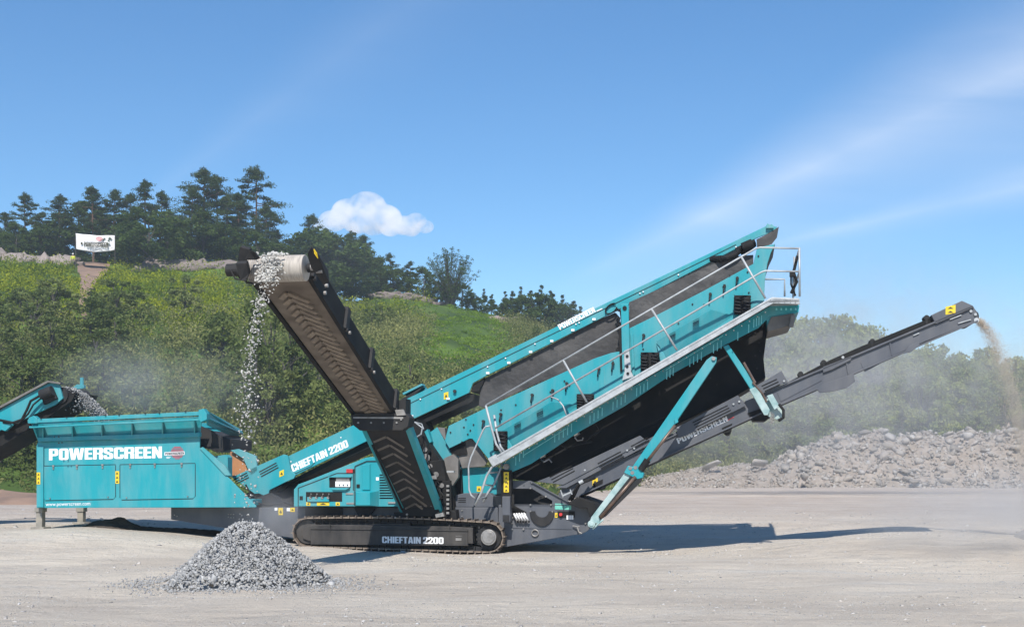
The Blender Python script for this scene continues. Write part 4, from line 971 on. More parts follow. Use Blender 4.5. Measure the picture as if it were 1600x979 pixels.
# ------------------------------------------------------------------ foliage
def leafmat(name, c1, c2, trans=.35):
    m = bpy.data.materials.new(name); m.use_nodes = True; t = m.node_tree
    for n in list(t.nodes): t.nodes.remove(n)
    o = N('ShaderNodeOutputMaterial', t); a = N('ShaderNodeAttribute', t); a.attribute_name = 'tint'
    g = N('ShaderNodeNewGeometry', t); nz = N('ShaderNodeTexNoise', t); nz.inputs['Scale'].default_value = .13; nz.inputs['Detail'].default_value = 8
    t.links.new(g.outputs['Position'], nz.inputs['Vector'])
    f = mth('ADD', mth('MULTIPLY', a.outputs['Fac'], .8, t), mth('MULTIPLY', mth('SUBTRACT', nz.outputs[0], .47, t), 2.4, t), t, True)
    mx = N('ShaderNodeMixRGB', t); mx.inputs[1].default_value = (*c1, 1); mx.inputs[2].default_value = (*c2, 1); t.links.new(f, mx.inputs[0])
    d = N('ShaderNodeBsdfDiffuse', t); tr = N('ShaderNodeBsdfTranslucent', t); ms = N('ShaderNodeMixShader', t); ms.inputs[0].default_value = trans
    t.links.new(mx.outputs[0], d.inputs[0]); t.links.new(mx.outputs[0], tr.inputs[0]); t.links.new(d.outputs[0], ms.inputs[1]); t.links.new(tr.outputs[0], ms.inputs[2]); t.links.new(ms.outputs[0], o.inputs[0])
    return m
L_pine = leafmat('pine needles', (.032, .054, .022), (.070, .098, .038), .15)
L_dark = leafmat('dark leaves', (.045, .075, .022), (.095, .140, .038))
L_thick = leafmat('willow thicket leaves', (.085, .115, .035), (.30, .295, .115))
L_sap = leafmat('sapling leaves', (.105, .145, .045), (.24, .27, .095))
L_pale = leafmat('pale birch leaves', (.090, .130, .040), (.180, .210, .070))
L_weed = leafmat('yellow green weeds', (.080, .140, .014), (.340, .360, .022))
L_grass = leafmat('bright grass', (.10, .18, .018), (.22, .32, .035))
L_wood = leafmat('haze lightened wood leaves', (.15, .205, .055), (.33, .36, .10))  # leaf tones lightened, so part of the haze is painted in
BARK = pmat('brown pine bark', (.16, .09, .055), (.09, .06, .045), 3, .9, bump=.5, bscale=12)
BARKG = pmat('grey bark', (.07, .065, .055), (.045, .04, .035), 3, .9)
def leaves(cen, rad, n, size, rg, aspect=.6, shell=.55, up=0.0):
    """n quads in each ellipsoid; returns verts, faces, tint"""
    k = len(cen); cen = np.repeat(cen, n, 0); rad = np.repeat(rad, n, 0)
    d = rg.normal(size=(k*n, 3)); d /= np.linalg.norm(d, axis=1)[:, None]
    r = rg.uniform(shell**3, 1, (k*n, 1))**(1/3.); p = cen+d*r*rad*rg.uniform(.75, 1.15, (k*n, 1))
    a = rg.normal(size=(k*n, 3)); a[:, 2] += up; a /= np.linalg.norm(a, axis=1)[:, None]
    b = np.cross(a, rg.normal(size=(k*n, 3))); b /= np.linalg.norm(b, axis=1)[:, None]
    s = size*rg.uniform(.6, 1.3, (k*n, 1)); a = a*s; b = b*s*aspect
    v = np.stack([p-a, p-b*.9, p+a, p+b*.9], 1).reshape(-1, 3)
    f = np.arange(k*n*4).reshape(-1, 4); t = np.repeat(rg.uniform(0, 1, k), n)+rg.uniform(-.15, .15, k*n)
    return v, f, t
def limbs_mesh(name, paths, mat):
    m = MB()
    for pts, r0, r1 in paths: m.tube(pts, [r0+(r1-r0)*i/(len(pts)-1) for i in range(len(pts))], 6)
    o = m.build(name, mat); me = o.data; bpy.data.objects.remove(o); return me
def crown_mesh(v, f, t, mat): return arrmesh('crown', v, f, mat, t, link=False)
def make_pine(seed, H=12., full=.65):
    rg = np.random.default_rng(seed); paths = []; cen = []; rad = []
    lean = rg.uniform(-.5, .5, 2); top = Vector((lean[0], lean[1], H*.97))
    tr = [Vector((lean[0]*f**1.5, lean[1]*f**1.5, H*.97*f)) for f in np.linspace(0, 1, 7)]; tr[0].z = -.6
    paths.append((tr, .20, .04)); z0 = 1-full; n = 34
    for i in range(n):
        f = z0+(1-z0)*(i+.5)/n*.98; q = (f-z0)/(1-z0)
        Lm = H*.23*(math.sin(math.pi*min(1, q*.8+.22))**.7)*rg.uniform(.45, 1.2)*(1.0 if q < .85 else .75)
        az_ = rg.uniform(0, 6.28); base = Vector((lean[0]*f**1.5, lean[1]*f**1.5, H*.97*f)); dirv = Vector((math.cos(az_), math.sin(az_), 0))
        e = base+dirv*Lm+Vector((0, 0, Lm*rg.uniform(-.05, .35))); mid = base.lerp(e, .5)-Vector((0, 0, Lm*.08))
        paths.append(([base, mid, e], .06, .015))
        for g in (.5, .8, 1.03):
            c_ = base.lerp(e, g); c_.x += rg.normal()*.25; c_.y += rg.normal()*.25
            cen.append(c_[:]); w = rg.uniform(.35, .85)*(.7+.45*g); rad.append((w*1.15, w*1.15, w*rg.uniform(.32, .62)))
    for k in range(3): cen.append((top.x+rg.normal()*.15, top.y+rg.normal()*.15, H*.97-k*.35)); rad.append((.45+.2*k, .45+.2*k, .35))
    v, f_, t = leaves(np.array(cen), np.array(rad), 90, .135, rg, .38, .1, .4)
    return crown_mesh(v, f_, t, L_pine), limbs_mesh('trunk', paths, BARK)
def make_spruce(seed, H=8.):
    rg = np.random.default_rng(seed); cen = []; rad = []
    for i in range(60):
        f = .08+.92*rg.uniform(0, 1)**1.0; L_ = H*.20*(1-f)*rg.uniform(.5, 1.1)+.1; a = rg.uniform(0, 6.28)
        cen.append((math.cos(a)*L_, math.sin(a)*L_, H*f)); rad.append((.25+.5*(1-f), .25+.5*(1-f), .22))
    v, f_, t = leaves(np.array(cen), np.array(rad), 40, .16, rg, .4, .2, -.3)
    return crown_mesh(v, f_, t, L_pine), limbs_mesh('trunk', [([Vector((0, 0, -.5)), Vector((0, 0, H*.95))], .12, .02)], BARK)
def make_broad(seed, H=9., W=3.6, mat=None, low=.12, nc=64, nl=100, size=.17, open_=0):
    rg = np.random.default_rng(seed); cen = []; rad = []; paths = [([Vector((0, 0, -.6)), Vector((.1, 0, H*.35)), Vector((0, .1, H*.7))], .17, .06)]
    for i in range(nc):
        th = rg.uniform(0, 6.28); q = rg.uniform(0, 1); zz = low+(1-low)*q
        prof = math.sin(math.pi*min(1, (q*.82+.16)))**.55
        r_ = W*prof*rg.uniform(.35, 1.0)**.6*(1+.25*math.sin(3*th+seed)); c_ = (math.cos(th)*r_, math.sin(th)*r_, H*zz*.93*(1+.06*math.sin(5*th)))
        cen.append(c_); s_ = rg.uniform(.5, 1.15)*H/9; rad.append((s_, s_, s_*.75))
        if i % 3 == 0: paths.append(([Vector((0, 0, H*max(.1, zz*.5))), Vector(c_)*.6+Vector((0, 0, H*zz*.3)), Vector(c_)], .05, .012))
    v, f_, t = leaves(np.array(cen), np.array(rad), nl, size, rg, .7, .35)
    return crown_mesh(v, f_, t, mat or L_dark), limbs_mesh('trunk', paths, BARKG)
def make_airy(seed, H=8.5):
    rg = np.random.default_rng(seed); cen = []; rad = []; paths = []
    for i in range(95):
        a = rg.uniform(0, 6.28); q = rg.uniform(0, 1)**.6; sp = H*.46*q
        e = Vector((math.cos(a)*sp, math.sin(a)*sp, H*math.sqrt(max(.05, 1-(q*.85)**2))*rg.uniform(.82, 1.02))); b_ = Vector((math.cos(a)*.2, math.sin(a)*.2, -.2))
        mid = Vector((e.x*.35, e.y*.35, e.z*.5)); paths.append(([b_, mid, e], .05, .012))
        for g in (.35, .55, .75, .9, 1): c_ = mid.lerp(e, g*2-1) if g > .5 else b_.lerp(mid, g*2); cen.append(c_[:]); w = .28+.5*(1-g); rad.append((w, w, w))
    v, f_, t = leaves(np.array(cen), np.array(rad), 16, .10, rg, .6, .2)
    return crown_mesh(v, f_, t, L_dark), limbs_mesh('trunk', paths, BARKG)
PINES = [(make_pine(s, 12, f), 12.) for s, f in ((1, .68), (2, .6), (3, .75), (4, .55), (5, .82))]
SPR = [(make_spruce(s), 8.) for s in (11, 12)]
BRO = [(make_broad(s, 9, w, None, l), 9.) for s, w, l in ((21, 3.4, .1), (22, 4.2, .06), (23, 2.9, .15), (24, 3.8, .04))]
WOOD = [(make_broad(s, 11, w, L_wood, l, 60, 95, .20), 11.) for s, w, l in ((31, 4.0, .12), (32, 4.8, .08), (33, 3.6, .1), (34, 4.4, .05))]
SAP = [(make_broad(s, 4.5, w, L_sap, .04, 34, 80, .11), 4.5) for s, w in ((41, 1.5), (42, 1.9), (43, 1.2))]
PALE = [(make_broad(s, 6, w, L_pale, .05, 40, 80, .12), 6.) for s, w in ((51, 2.2), (52, 2.6))]
AIRY = [(make_airy(61), 8.5)]
rt_ = random.Random(5)
def tree(kind, name, loc, height, label, cat='tree', group=None, wide=1.0, k=None):
    (cm, tm), H = kind[rt_.randrange(len(kind)) if k is None else k % len(kind)]
    s = height/H; o = empty(name, loc, rt_.uniform(0, 6.28)); o.scale = (s*wide, s*wide, s)
    for nm, me in (('crown', cm), ('trunk', tm)):
        c_ = bpy.data.objects.new(nm, me); C.objects.link(c_); c_.parent = o
    tag(o, label, cat, group); return o
def ridge(px, top, Y): 
    p = at(px, Y); return p, (CH+(HZ-top)*Y/F-p.z)
def ordn(k): return ['first', 'second', 'third', 'fourth', 'fifth', 'sixth', 'seventh', 'eighth', 'ninth', 'tenth', 'eleventh', 'twelfth', 'thirteenth', 'fourteenth', 'fifteenth', 'sixteenth', 'seventeenth', 'eighteenth', 'nineteenth', 'twentieth'][k]
pl = [(-30, 322), (8, 330), (40, 299), (64, 330), (92, 303), (120, 312), (146, 290), (175, 294), (201, 300), (227, 280), (250, 296), (264, 330), (297, 290), (318, 259), (341, 272), (354, 302), (374, 300), (400, 259), (416, 318), (428, 358)]
for k, (px, top) in enumerate(pl):
    p, h = ridge(px, top, 182+(k % 3)*3)
    nm = 'tall' if top < 275 else 'dark'
    tree(PINES, 'pine_tree', p, h, f'{nm} pine on the left ridge skyline, {ordn(k)} from the left edge', 'pine', 'pines along the left ridge', wide=.95 if h > 11 else 1.15, k=k)
pl2 = [(457, 372), (490, 334), (508, 356), (524, 362), (546, 360), (568, 366), (611, 394), (640, 407)]
for k, (px, top) in enumerate(pl2):
    p, h = ridge(px, top, 184)
    tree(PINES, 'pine_tree', p, h, f'pine above the raised side conveyor, {ordn(k)} from the tall pine pair rightwards', 'pine', 'pines falling away beside the side conveyor', k=k+1, wide=.9)
pl3 = [(757, 452), (768, 458), (789, 456), (801, 453), (815, 449), (829, 452), (846, 447), (862, 452), (880, 462), (896, 468), (906, 480)]
for k, (px, top) in enumerate(pl3):
    p, h = ridge(px, top, 195)
    tree(SPR, 'spruce_tree', p, h, f'small spruce on the skyline above the feed conveyor, {ordn(k)} from the airy bush', 'spruce', 'small spruces over the feed conveyor', k=k)
bl = [(-20, 352), (25, 350), (62, 348), (98, 345), (132, 318), (160, 340), (198, 345), (234, 318), (262, 350), (290, 345), (318, 330), (347, 348), (372, 368), (402, 365), (428, 380), (452, 388), (474, 362), (500, 360), (524, 368), (548, 380)]
for k, (px, top) in enumerate(bl):
    p, h = ridge(px, top, 178+(k*7 % 5)*.8)
    if 95 < px < 190: p, h = ridge(px, top, 188)
    if px == 234: p, h = ridge(px, top, 172)
    tree(BRO, 'leafy_tree', p, h, f'dark green leafy tree below the ridge pines, {ordn(k)} from the left', 'tree', 'leafy trees along the ridge', wide=1.5, k=k)
bl2 = [(572, 392), (592, 402), (614, 416), (640, 424), (662, 418), (684, 440), (722, 440), (742, 462), (768, 470), (790, 466), (812, 460), (834, 458), (856, 462), (878, 474), (898, 492), (930, 520)]
for k, (px, top) in enumerate(bl2):
    p, h = ridge(px, top, 182)
    tree(BRO, 'leafy_tree', p, h, f'bushy tree on the falling ridge behind the feed conveyor, {ordn(k)} from the left', 'tree', 'bushy trees on the falling ridge', wide=1.3, k=k+1)
p, h = ridge(703, 388, 175); tree(AIRY, 'airy_bush', p, h, 'big round airy bush with thin branches, alone against the sky', 'bush', wide=1.15)
for k in range(26):
    px = -20+k*17.5
    if 100 < px < 185: continue
    p, h = ridge(px, 384+(k*7 % 5)*2, 184)
    tree(BRO, 'low_bush', p, 4.2, f'low dark bush filling the gap under the ridge trees, {ordn(min(k, 19))} along the ridge' if k < 20 else 'low dark bush under the pines above the side conveyor', 'bush', 'low bushes under the ridge trees', wide=1.4, k=k)
# lower scrub trees on the slope
r2 = random.Random(11)
spots = [(px, py) for px, py in [(r2.uniform(-40, 1000), r2.uniform(430, 740)) for _ in range(150)] if not (650 < px < 800 and py < 590) and not (110 < px < 175 and py < 520) and py > np.interp(px, CX, CY)+30 and not (px < 380 and py < 500)]
for k, (px, py) in enumerate(spots[:52]):
    h_ = hit(px, py, 66)
    if not h_: continue
    left = px < 420
    tree(SAP, 'young_tree', h_, r2.uniform(2.4, 4.8), 'grey green young tree in the thicket on the slope left of the side conveyor' if left else 'grey green young tree in the thicket on the slope right of the side conveyor', 'young tree', 'young trees on the slope left' if left else 'young trees on the slope right', wide=r2.uniform(1, 1.5))
for px, py, hh in ((425, 668, 8.0), (455, 650, 7), (400, 690, 6)):
    tree(PALE, 'pale_tree', hit(px, py, 66), hh, {425: 'pale yellow green tree right behind the falling stones', 455: 'pale leafy tree just right of the one behind the falling stones', 400: 'low pale tree left of the stream of falling stones'}[px], 'tree')
# the wood behind the rubble
wl = [(1010, 600), (1045, 612), (1080, 600), (1120, 590), (1160, 570), (1190, 530), (1215, 512), (1240, 506), (1262, 500), (1285, 497), (1308, 496), (1332, 500), (1356, 512), (1380, 520), (1404, 526), (1428, 536), (1450, 548), (1470, 526), (1492, 556), (1514, 548), (1538, 546), (1560, 552), (1584, 560), (1610, 562), (1640, 555), (1680, 560)]
for k, (px, top) in enumerate(wl):
    for r_, (dy, dt) in enumerate(((146, 0), (138, 22+(k*37 % 25)))):
        p, h = ridge(px+(11 if r_ else 0), top+dt, dy+(k % 3)*2)
        tree(WOOD, 'wood_tree', p, h, 'hazy green leafy tree in the back row of the wood behind the rubble' if r_ == 0 else 'hazy green leafy tree in the front row of the wood behind the rubble', 'tree', 'back row of the hazy wood' if r_ == 0 else 'front row of the hazy wood', wide=.8, k=k*2+r_)
bs = [(1020, 650), (1060, 640), (1100, 655), (1140, 640), (1185, 630), (1225, 625), (1255, 618), (1290, 612), (1325, 632), (1358, 640), (1390, 648)]
for k, (px, top) in enumerate(bs):
    p, h = ridge(px, top, 128); tree(WOOD, 'low_bush', p, h, f'bright green bush at the foot of the wood, {ordn(k)} from the left', 'bush', 'bushes at the foot of the wood', wide=1.1, k=k)
p, h = ridge(1409, 643, 126); tree(SPR, 'small_conifer', p, h, 'small pale conifer standing alone just behind the rubble heap', 'conifer', wide=1.3)
# ground cover
def scatter_cover():
    rg = np.random.default_rng(3); n = 11000
    yv = np.sqrt(rg.uniform(64**2, 186**2, n)); pxv = rg.uniform(-260, 1850, n); xv = (pxv-800)/F*yv
    zv = hill_z(xv, yv); pyv = HZ-(zv-CH)/yv*F; gz_ = ground_z(xv, yv)
    ok = zv > gz_-.45; pathx = 141+6*np.sin(pyv*.05)-(pyv-404)*.05
    ok &= ~((np.abs(pxv-pathx) < np.interp(pyv, [404, 425, 440, 460, 505], [32, 28, 15, 10, 7])) & (pyv < 508))
    ok &= ~((pyv < np.interp(pxv, CX, CY)+16) & (rg.uniform(0, 1, n) < .75) & (pxv < 700))
    ok &= ~((pxv > 1400) & (yv < 140) & (rg.uniform(0, 1, n) < .8))
    grass = ((pxv > 655+rg.normal(0, 14, n)) & (pxv < 800+rg.normal(0, 14, n)) & (pyv < 585-(pxv-655)*.1) & (pyv > 475)) | (pxv > 1400)
    weed = (pxv < 400+rg.normal(0, 25, n)) & (pyv < 510+rg.normal(0, 18, n)) & ~grass | ((pxv > 480) & (pxv < 760) & (pyv < 500+rg.normal(0, 10, n)) & ~grass)
    for nm, sel, mat, lo, hi, nl, sz, lab in (('thicket', ok & ~grass & ~weed, L_thick, .6, 1.6, 80, .13, 'dense grey green thicket covering the lower hillside'),
                                      ('weeds', ok & weed, L_weed, .45, 1.1, 55, .14, 'yellow green weeds and low shrubs covering the upper hillside'),
                                      ('grass', ok & grass, L_grass, .35, .7, 45, .10, 'bright green grass patch on the open shoulder of the hill')):
        i = np.where(sel)[0]; w = rg.uniform(lo, hi, len(i)); big = rg.uniform(0, 1, len(i)) < .25; w = w*np.where(big, 1.3, 1)
        flat = .35 if nm == 'grass' else .8
        cen = np.stack([xv[i], yv[i], np.maximum(zv[i], gz_[i])+w*flat*.7], -1); rad = np.stack([w*1.25, w*1.25, w*flat*rg.uniform(.8, 1.5, len(i))], -1)
        v, f, t = leaves(cen, rad, nl, sz, rg, .5, .5, .7)
        o = arrmesh(nm, v, f, mat, t); tag(o, lab, 'ground cover', kind='stuff')
scatter_cover()

# ------------------------------------------------------------------ stones
def hull(seed, n=13, an=(1, 1, 1), sub=0):
    rg = random.Random(seed); bm = bmesh.new()
    for _ in range(n):
        d = Vector((rg.gauss(0, 1), rg.gauss(0, 1), rg.gauss(0, 1))).normalized()*rg.uniform(.75, 1.0)
        bm.verts.new((d.x*an[0], d.y*an[1], d.z*an[2]))
    r_ = bmesh.ops.convex_hull(bm, input=bm.verts)
    bmesh.ops.delete(bm, geom=list({g for g in r_['geom_interior']+r_['geom_unused'] if isinstance(g, bmesh.types.BMVert)}), context='VERTS')
    bmesh.ops.triangulate(bm, faces=bm.faces); bm.verts.ensure_lookup_table(); bm.verts.index_update()
    v = np.array([x.co[:] for x in bm.verts]); f = np.array([[q.index for q in p.verts] for p in bm.faces]); bm.free(); return v, f
TPL = [hull(s, 8, (1, random.Random(s).uniform(.6, .95), random.Random(s+1).uniform(.45, .8))) for s in range(14)]
def stones(name, pos, size, mat, rg, squash=None, tintspread=1):
    vs = []; fs = []; ts = []; n0 = 0
    for i, (p, s) in enumerate(zip(pos, size)):
        v, f = TPL[rg.integers(len(TPL))]
        q = rg.normal(size=4); q /= np.linalg.norm(q); w, x, y, z = q
        Rm = np.array([[1-2*(y*y+z*z), 2*(x*y-z*w), 2*(x*z+y*w)], [2*(x*y+z*w), 1-2*(x*x+z*z), 2*(y*z-x*w)], [2*(x*z-y*w), 2*(y*z+x*w), 1-2*(x*x+y*y)]])
        vv = v@Rm.T*s
        if squash: vv[:, 2] *= squash
        vs.append(vv+p); fs.append(f+n0); n0 += len(v); ts.append(np.full(len(f), rg.uniform()))
    return arrmesh(name, np.concatenate(vs), np.concatenate(fs), mat, np.concatenate(ts))
def stonemat(name, cols, rough=.9, bump=.4, bscale=25):
    m, t, b = newmat(name); b.inputs['Roughness'].default_value = rough; b.inputs['Specular IOR Level'].default_value = .25
    a = N('ShaderNodeAttribute', t); a.attribute_name = 'tint'; oi = N('ShaderNodeObjectInfo', t)
    fr = N('ShaderNodeMath', t); fr.operation = 'FRACT'; t.links.new(mth('ADD', a.outputs['Fac'], oi.outputs['Random'], t), fr.inputs[0])
    r = N('ShaderNodeValToRGB', t); t.links.new(fr.outputs[0], r.inputs[0]); e = r.color_ramp.elements
    while len(e) < len(cols): e.new(.5)
    for i, c_ in enumerate(cols): e[i].position = i/(len(cols)-1); e[i].color = (*c_, 1)
    g = N('ShaderNodeNewGeometry', t); nz = N('ShaderNodeTexNoise', t); nz.inputs['Scale'].default_value = bscale*.3; nz.inputs['Detail'].default_value = 8; t.links.new(g.outputs['Position'], nz.inputs['Vector'])
    mr = N('ShaderNodeMapRange', t); mr.inputs[1].default_value = .3; mr.inputs[2].default_value = .7; mr.inputs[3].default_value = .78; mr.inputs[4].default_value = 1.15; t.links.new(nz.outputs[0], mr.inputs[0])
    mx = N('ShaderNodeMixRGB', t); mx.blend_type = 'MULTIPLY'; mx.inputs[0].default_value = 1; t.links.new(r.outputs[0], mx.inputs[1]); t.links.new(mr.outputs[0], mx.inputs[2])
    t.links.new(mx.outputs[0], b.inputs['Base Color'])
    nb = N('ShaderNodeTexNoise', t); nb.inputs['Scale'].default_value = bscale; nb.inputs['Detail'].default_value = 8; t.links.new(g.outputs['Position'], nb.inputs['Vector'])
    bp = N('ShaderNodeBump', t); bp.inputs['Strength'].default_value = bump; bp.inputs['Distance'].default_value = .5/bscale; t.links.new(nb.outputs[0], bp.inputs['Height']); t.links.new(bp.outputs[0], b.inputs['Normal'])
    return m
S_gr = stonemat('blue grey crushed stone', [(.22, .225, .23), (.33, .33, .33), (.27, .27, .268), (.42, .415, .405), (.30, .29, .27)])
S_fall = stonemat('pale tumbling stone', [(.34, .33, .31), (.52, .51, .48), (.42, .41, .38)])
S_peb = stonemat('mixed ground pebbles', [(.40, .39, .37), (.27, .26, .25), (.47, .44, .40), (.34, .31, .28), (.52, .51, .50)])
S_rub = stonemat('pale granite rubble', [(.33, .30, .265), (.22, .195, .17), (.38, .335, .285), (.28, .255, .23), (.44, .415, .385), (.29, .235, .19)], bump=.8, bscale=5)
S_bed = stonemat('pinkish bedrock', [(.27, .21, .185), (.20, .165, .15), (.30, .25, .225)], bump=1, bscale=2)
PC = at(383, 19.4)
def pilez(r): return .98*np.clip(1-(r/1.2)**1.18, 0, 1)*np.where(r < .25, 1-.12*(1-r/.25)**2, 1)
rg = np.random.default_rng(21)
pos = []; size = []
g = np.linspace(-1.5, 1.5, 60); GX, GY = np.meshgrid(g, g); GR = np.hypot(GX, GY)
base_v = np.stack([GX+PC.x, GY+PC.y, ground_z(GX+PC.x, GY+PC.y)+pilez(GR*1.06)*.95-.07], -1).reshape(-1, 3)
for _ in range(8200):
    r_ = 1.34*math.sqrt(rg.uniform(0, 1))*rg.uniform(.3, 1)**.3; a = rg.uniform(0, 6.28)
    wob = 1+.07*math.sin(a*3+1)+.05*math.sin(a*5); x, y = r_*wob*math.cos(a), r_*wob*math.sin(a)
    s = .026*math.exp(rg.normal()*.34)*(1.35 if rg.uniform() < .08 else 1)*(1+.25*(r_ > 1.0))
    pos.append((PC.x+x, PC.y+y, float(ground_z(PC.x+x, PC.y+y)+pilez(r_))+rg.uniform(-.01, .03))); size.append(s)
for _ in range(1900):
    r_ = .98+abs(rg.normal())*.36; a = rg.uniform(0, 6.28); x, y = 1.25*r_*math.cos(a), r_*math.sin(a)
    pos.append((PC.x+x, PC.y+y, float(ground_z(PC.x+x, PC.y+y)+.008))); size.append(rg.uniform(.010, .036))
pile = stones('gravel_pile', np.array(pos), size, S_gr, rg)
i = np.arange(59)[:, None]*60+np.arange(59)[None]; core = arrmesh('pile_core', base_v, np.stack([i, i+1, i+61, i+60], -1).reshape(-1, 4), S_gr, parent=pile)
tag(pile, 'cone of blue grey crushed gravel on the ground under the side conveyor', 'gravel pile', kind='stuff')
YDR = (MF.o+MF.u*((dl+dr)/2).x+MF.v*dl.y).y
# stones in the air
cx_ = [398, 420, 440, 480, 520, 560, 600, 650, 700, 760, 815]; cc = [428, 424, 418, 404, 397, 392, 386, 388, 388, 386, 386]; ww = [14, 14, 13, 11, 11, 11, 13, 16, 17, 18, 18]
pos = []; size = []
for _ in range(860):
    q = rg.uniform()**1.35; py = 396+q*424
    if py > 680 and rg.uniform() < .66: continue
    px = np.interp(py, cx_, cc)+rg.normal()*np.interp(py, cx_, ww)*.62
    Yd = np.interp(py, [396, 440, 820], [20.0, 19.75, 19.45])+rg.normal()*.13; Yd = min(Yd, YDR-.26) if py < 470 else Yd
    pos.append(((px-800)/F*Yd, Yd, CH+(HZ-py)/F*Yd)); size.append(rg.uniform(.010, .030)*(1.6 if rg.uniform() < .15 else 1))
for _ in range(420):   # load spilling over the drum
    px = rg.normal(430, 9); py = rg.uniform(394, 440); Yd = YDR-.215*math.sin(min(1.57, max(0, (py-394)/20*1.2)))-.03
    px += (py-394)*-.35; pos.append(((px-800)/F*Yd, Yd, CH+(HZ-py)/F*Yd)); size.append(rg.uniform(.02, .045))
o = stones('falling_stones', np.array(pos), size, S_fall, rg); tag(o, 'stream of pale stones falling from the side conveyor head onto the gravel pile', 'falling stones', kind='stuff')
# gravel tipping into the hopper
pos = []; size = []
for _ in range(2600):
    t_ = rg.uniform(); px = 94+t_*76; top = 604+t_**2*46-3*math.sin(t_*3); py = top+abs(rg.normal())*11*(1+t_*.4)+rg.uniform(0, 3)
    q = MF.P(px, py, rg.uniform(1.25, 2.2)); wq = MF.o+MF.u*q.x+MF.v*q.y; pos.append((wq.x, wq.y, q.z)); size.append(rg.uniform(.016, .04))
o = stones('tipped_gravel', np.array(pos), size, S_gr, rg); tag(o, 'grey gravel arcing off the feeding conveyor into the hopper', 'gravel', kind='stuff')
# pebbles of the yard
n = 30000; yv = 12.5/np.maximum(rg.uniform(.30, 1, n), .05)**1.0; pxv = rg.uniform(-60, 1660, n); xv = (pxv-800)/F*yv
cl = np.sin(xv*1.1+yv*.6)+np.sin(xv*.5-yv*1.3+2)+rg.normal(0, .8, n); k = cl > .1; k &= np.hypot(xv-PC.x, yv-PC.y) > 1.2
xv, yv = xv[k], yv[k]; sz = rg.uniform(.006, .022, len(xv))*(1+2.0*(rg.uniform(0, 1, len(xv)) < .07))*np.clip(yv/20, .8, 1.8)
o = stones('pebbles', np.stack([xv, yv, ground_z(xv, yv)+.002], -1), sz, S_peb, rg, .6); tag(o, 'loose pebbles strewn over the pale quarry yard', 'pebbles', kind='stuff')
# dark soil and fines heaps
def mound(name, c, rx, ry, h, mat, label, cat, seed=0):
    g = np.linspace(-1, 1, 50); X_, Y_ = np.meshgrid(g, g); R_ = np.hypot(X_, Y_)
    Z_ = h*np.clip(1-R_**1.3, 0, 1)*(1+.25*np.sin(X_*7+seed)*np.cos(Y_*6+seed))+.012*np.sin(X_*31+seed)*np.sin(Y_*27); Z_ = np.where(R_ > 1, -.05, Z_)
    xx = c[0]+X_*rx; yy2 = c[1]+Y_*ry; o = gridmesh(name, xx, yy2, ground_z(xx, yy2)+Z_, mat); tag(o, label, cat, kind='stuff'); return o
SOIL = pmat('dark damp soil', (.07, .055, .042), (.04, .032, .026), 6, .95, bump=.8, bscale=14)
FINE = pmat('grey fines', (.33, .31, .29), (.25, .235, .22), 5, .95, bump=.6, bscale=18)
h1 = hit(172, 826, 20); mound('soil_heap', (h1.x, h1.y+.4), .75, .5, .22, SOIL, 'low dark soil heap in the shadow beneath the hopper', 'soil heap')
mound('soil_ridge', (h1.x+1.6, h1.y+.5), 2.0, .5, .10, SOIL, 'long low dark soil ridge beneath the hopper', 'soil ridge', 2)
h2 = hit(1690, 842, 16); mound('fines_heap', (h2.x, h2.y), 1.3, 1.2, .8, FINE, 'grey heap of fine sand at the right edge, below the tail conveyor', 'sand heap', 4)
h3 = hit(20, 785, 40); mound('earth_berm', (h3.x-2, h3.y), 9, 2.5, .5, pm, 'low brown earth berm at the foot of the hill, left of the hopper', 'berm', 1)
# rubble heap
DIRT = pmat('stony brown earth', (.25, .205, .165), (.33, .28, .235), 1.5, .95, bump=.8, bscale=6)
HPX = [940, 1000, 1060, 1100, 1150, 1200, 1215, 1240, 1275, 1310, 1345, 1400, 1500, 1600, 1900, 2000]; HPY = [757, 748, 734, 728, 724, 722, 716, 706, 688, 680, 676, 678, 675, 673, 678, 740]
def heap_z(x, y):
    x = np.asarray(x, float); y = np.asarray(y, float); px = 800+F*x/y; top = np.interp(px, HPX, HPY); zc = CH+(HZ-top)*107/F-.38
    f = np.where(y < 107, sst(98.5, 107.5, y)**.8, 1-sst(107, 117, y))
    return .38+np.maximum(zc, 0)*f*(1+.05*np.sin(x*1.7)+.04*np.sin(x*3.1+y))
px_ = np.linspace(930, 2000, 260); yy3 = np.linspace(97, 118, 40); PX2, Y2 = np.meshgrid(px_, yy3); X2 = (PX2-800)/F*Y2
hb = gridmesh('rubble', X2, Y2, heap_z(X2, Y2)-.15+.12*np.sin(X2*2.3+Y2)*np.sin(Y2*1.9-X2*.7)+.05*np.sin(X2*6+1)*np.sin(Y2*5), DIRT)
pos = []; size = []
for _ in range(8500):
    px = rg.uniform(945, 1720); y = rg.uniform(97.8, 109); x = (px-800)/F*y; z = float(heap_z(x, y)); s = abs(rg.normal())*.13+.06
    if px < 1215: s *= .75
    pos.append((x, y, z-.15+rg.uniform(-.05, .1))); size.append(s)
sm = stones('small_rubble', np.array(pos), size, S_rub, rg); sm.parent = hb
tag(hb, 'broken stone and earth mass of the long pale rubble heap on the right', 'rubble', kind='stuff')
BOU = []
for s in range(10):
    v, f = hull(100+s, 10, (1, random.Random(s).uniform(.6, .9), random.Random(s+7).uniform(.5, .8))); BOU.append(arrmesh('boulder', v, f, S_rub, np.full(len(f), .0), link=False))
rb = random.Random(9)
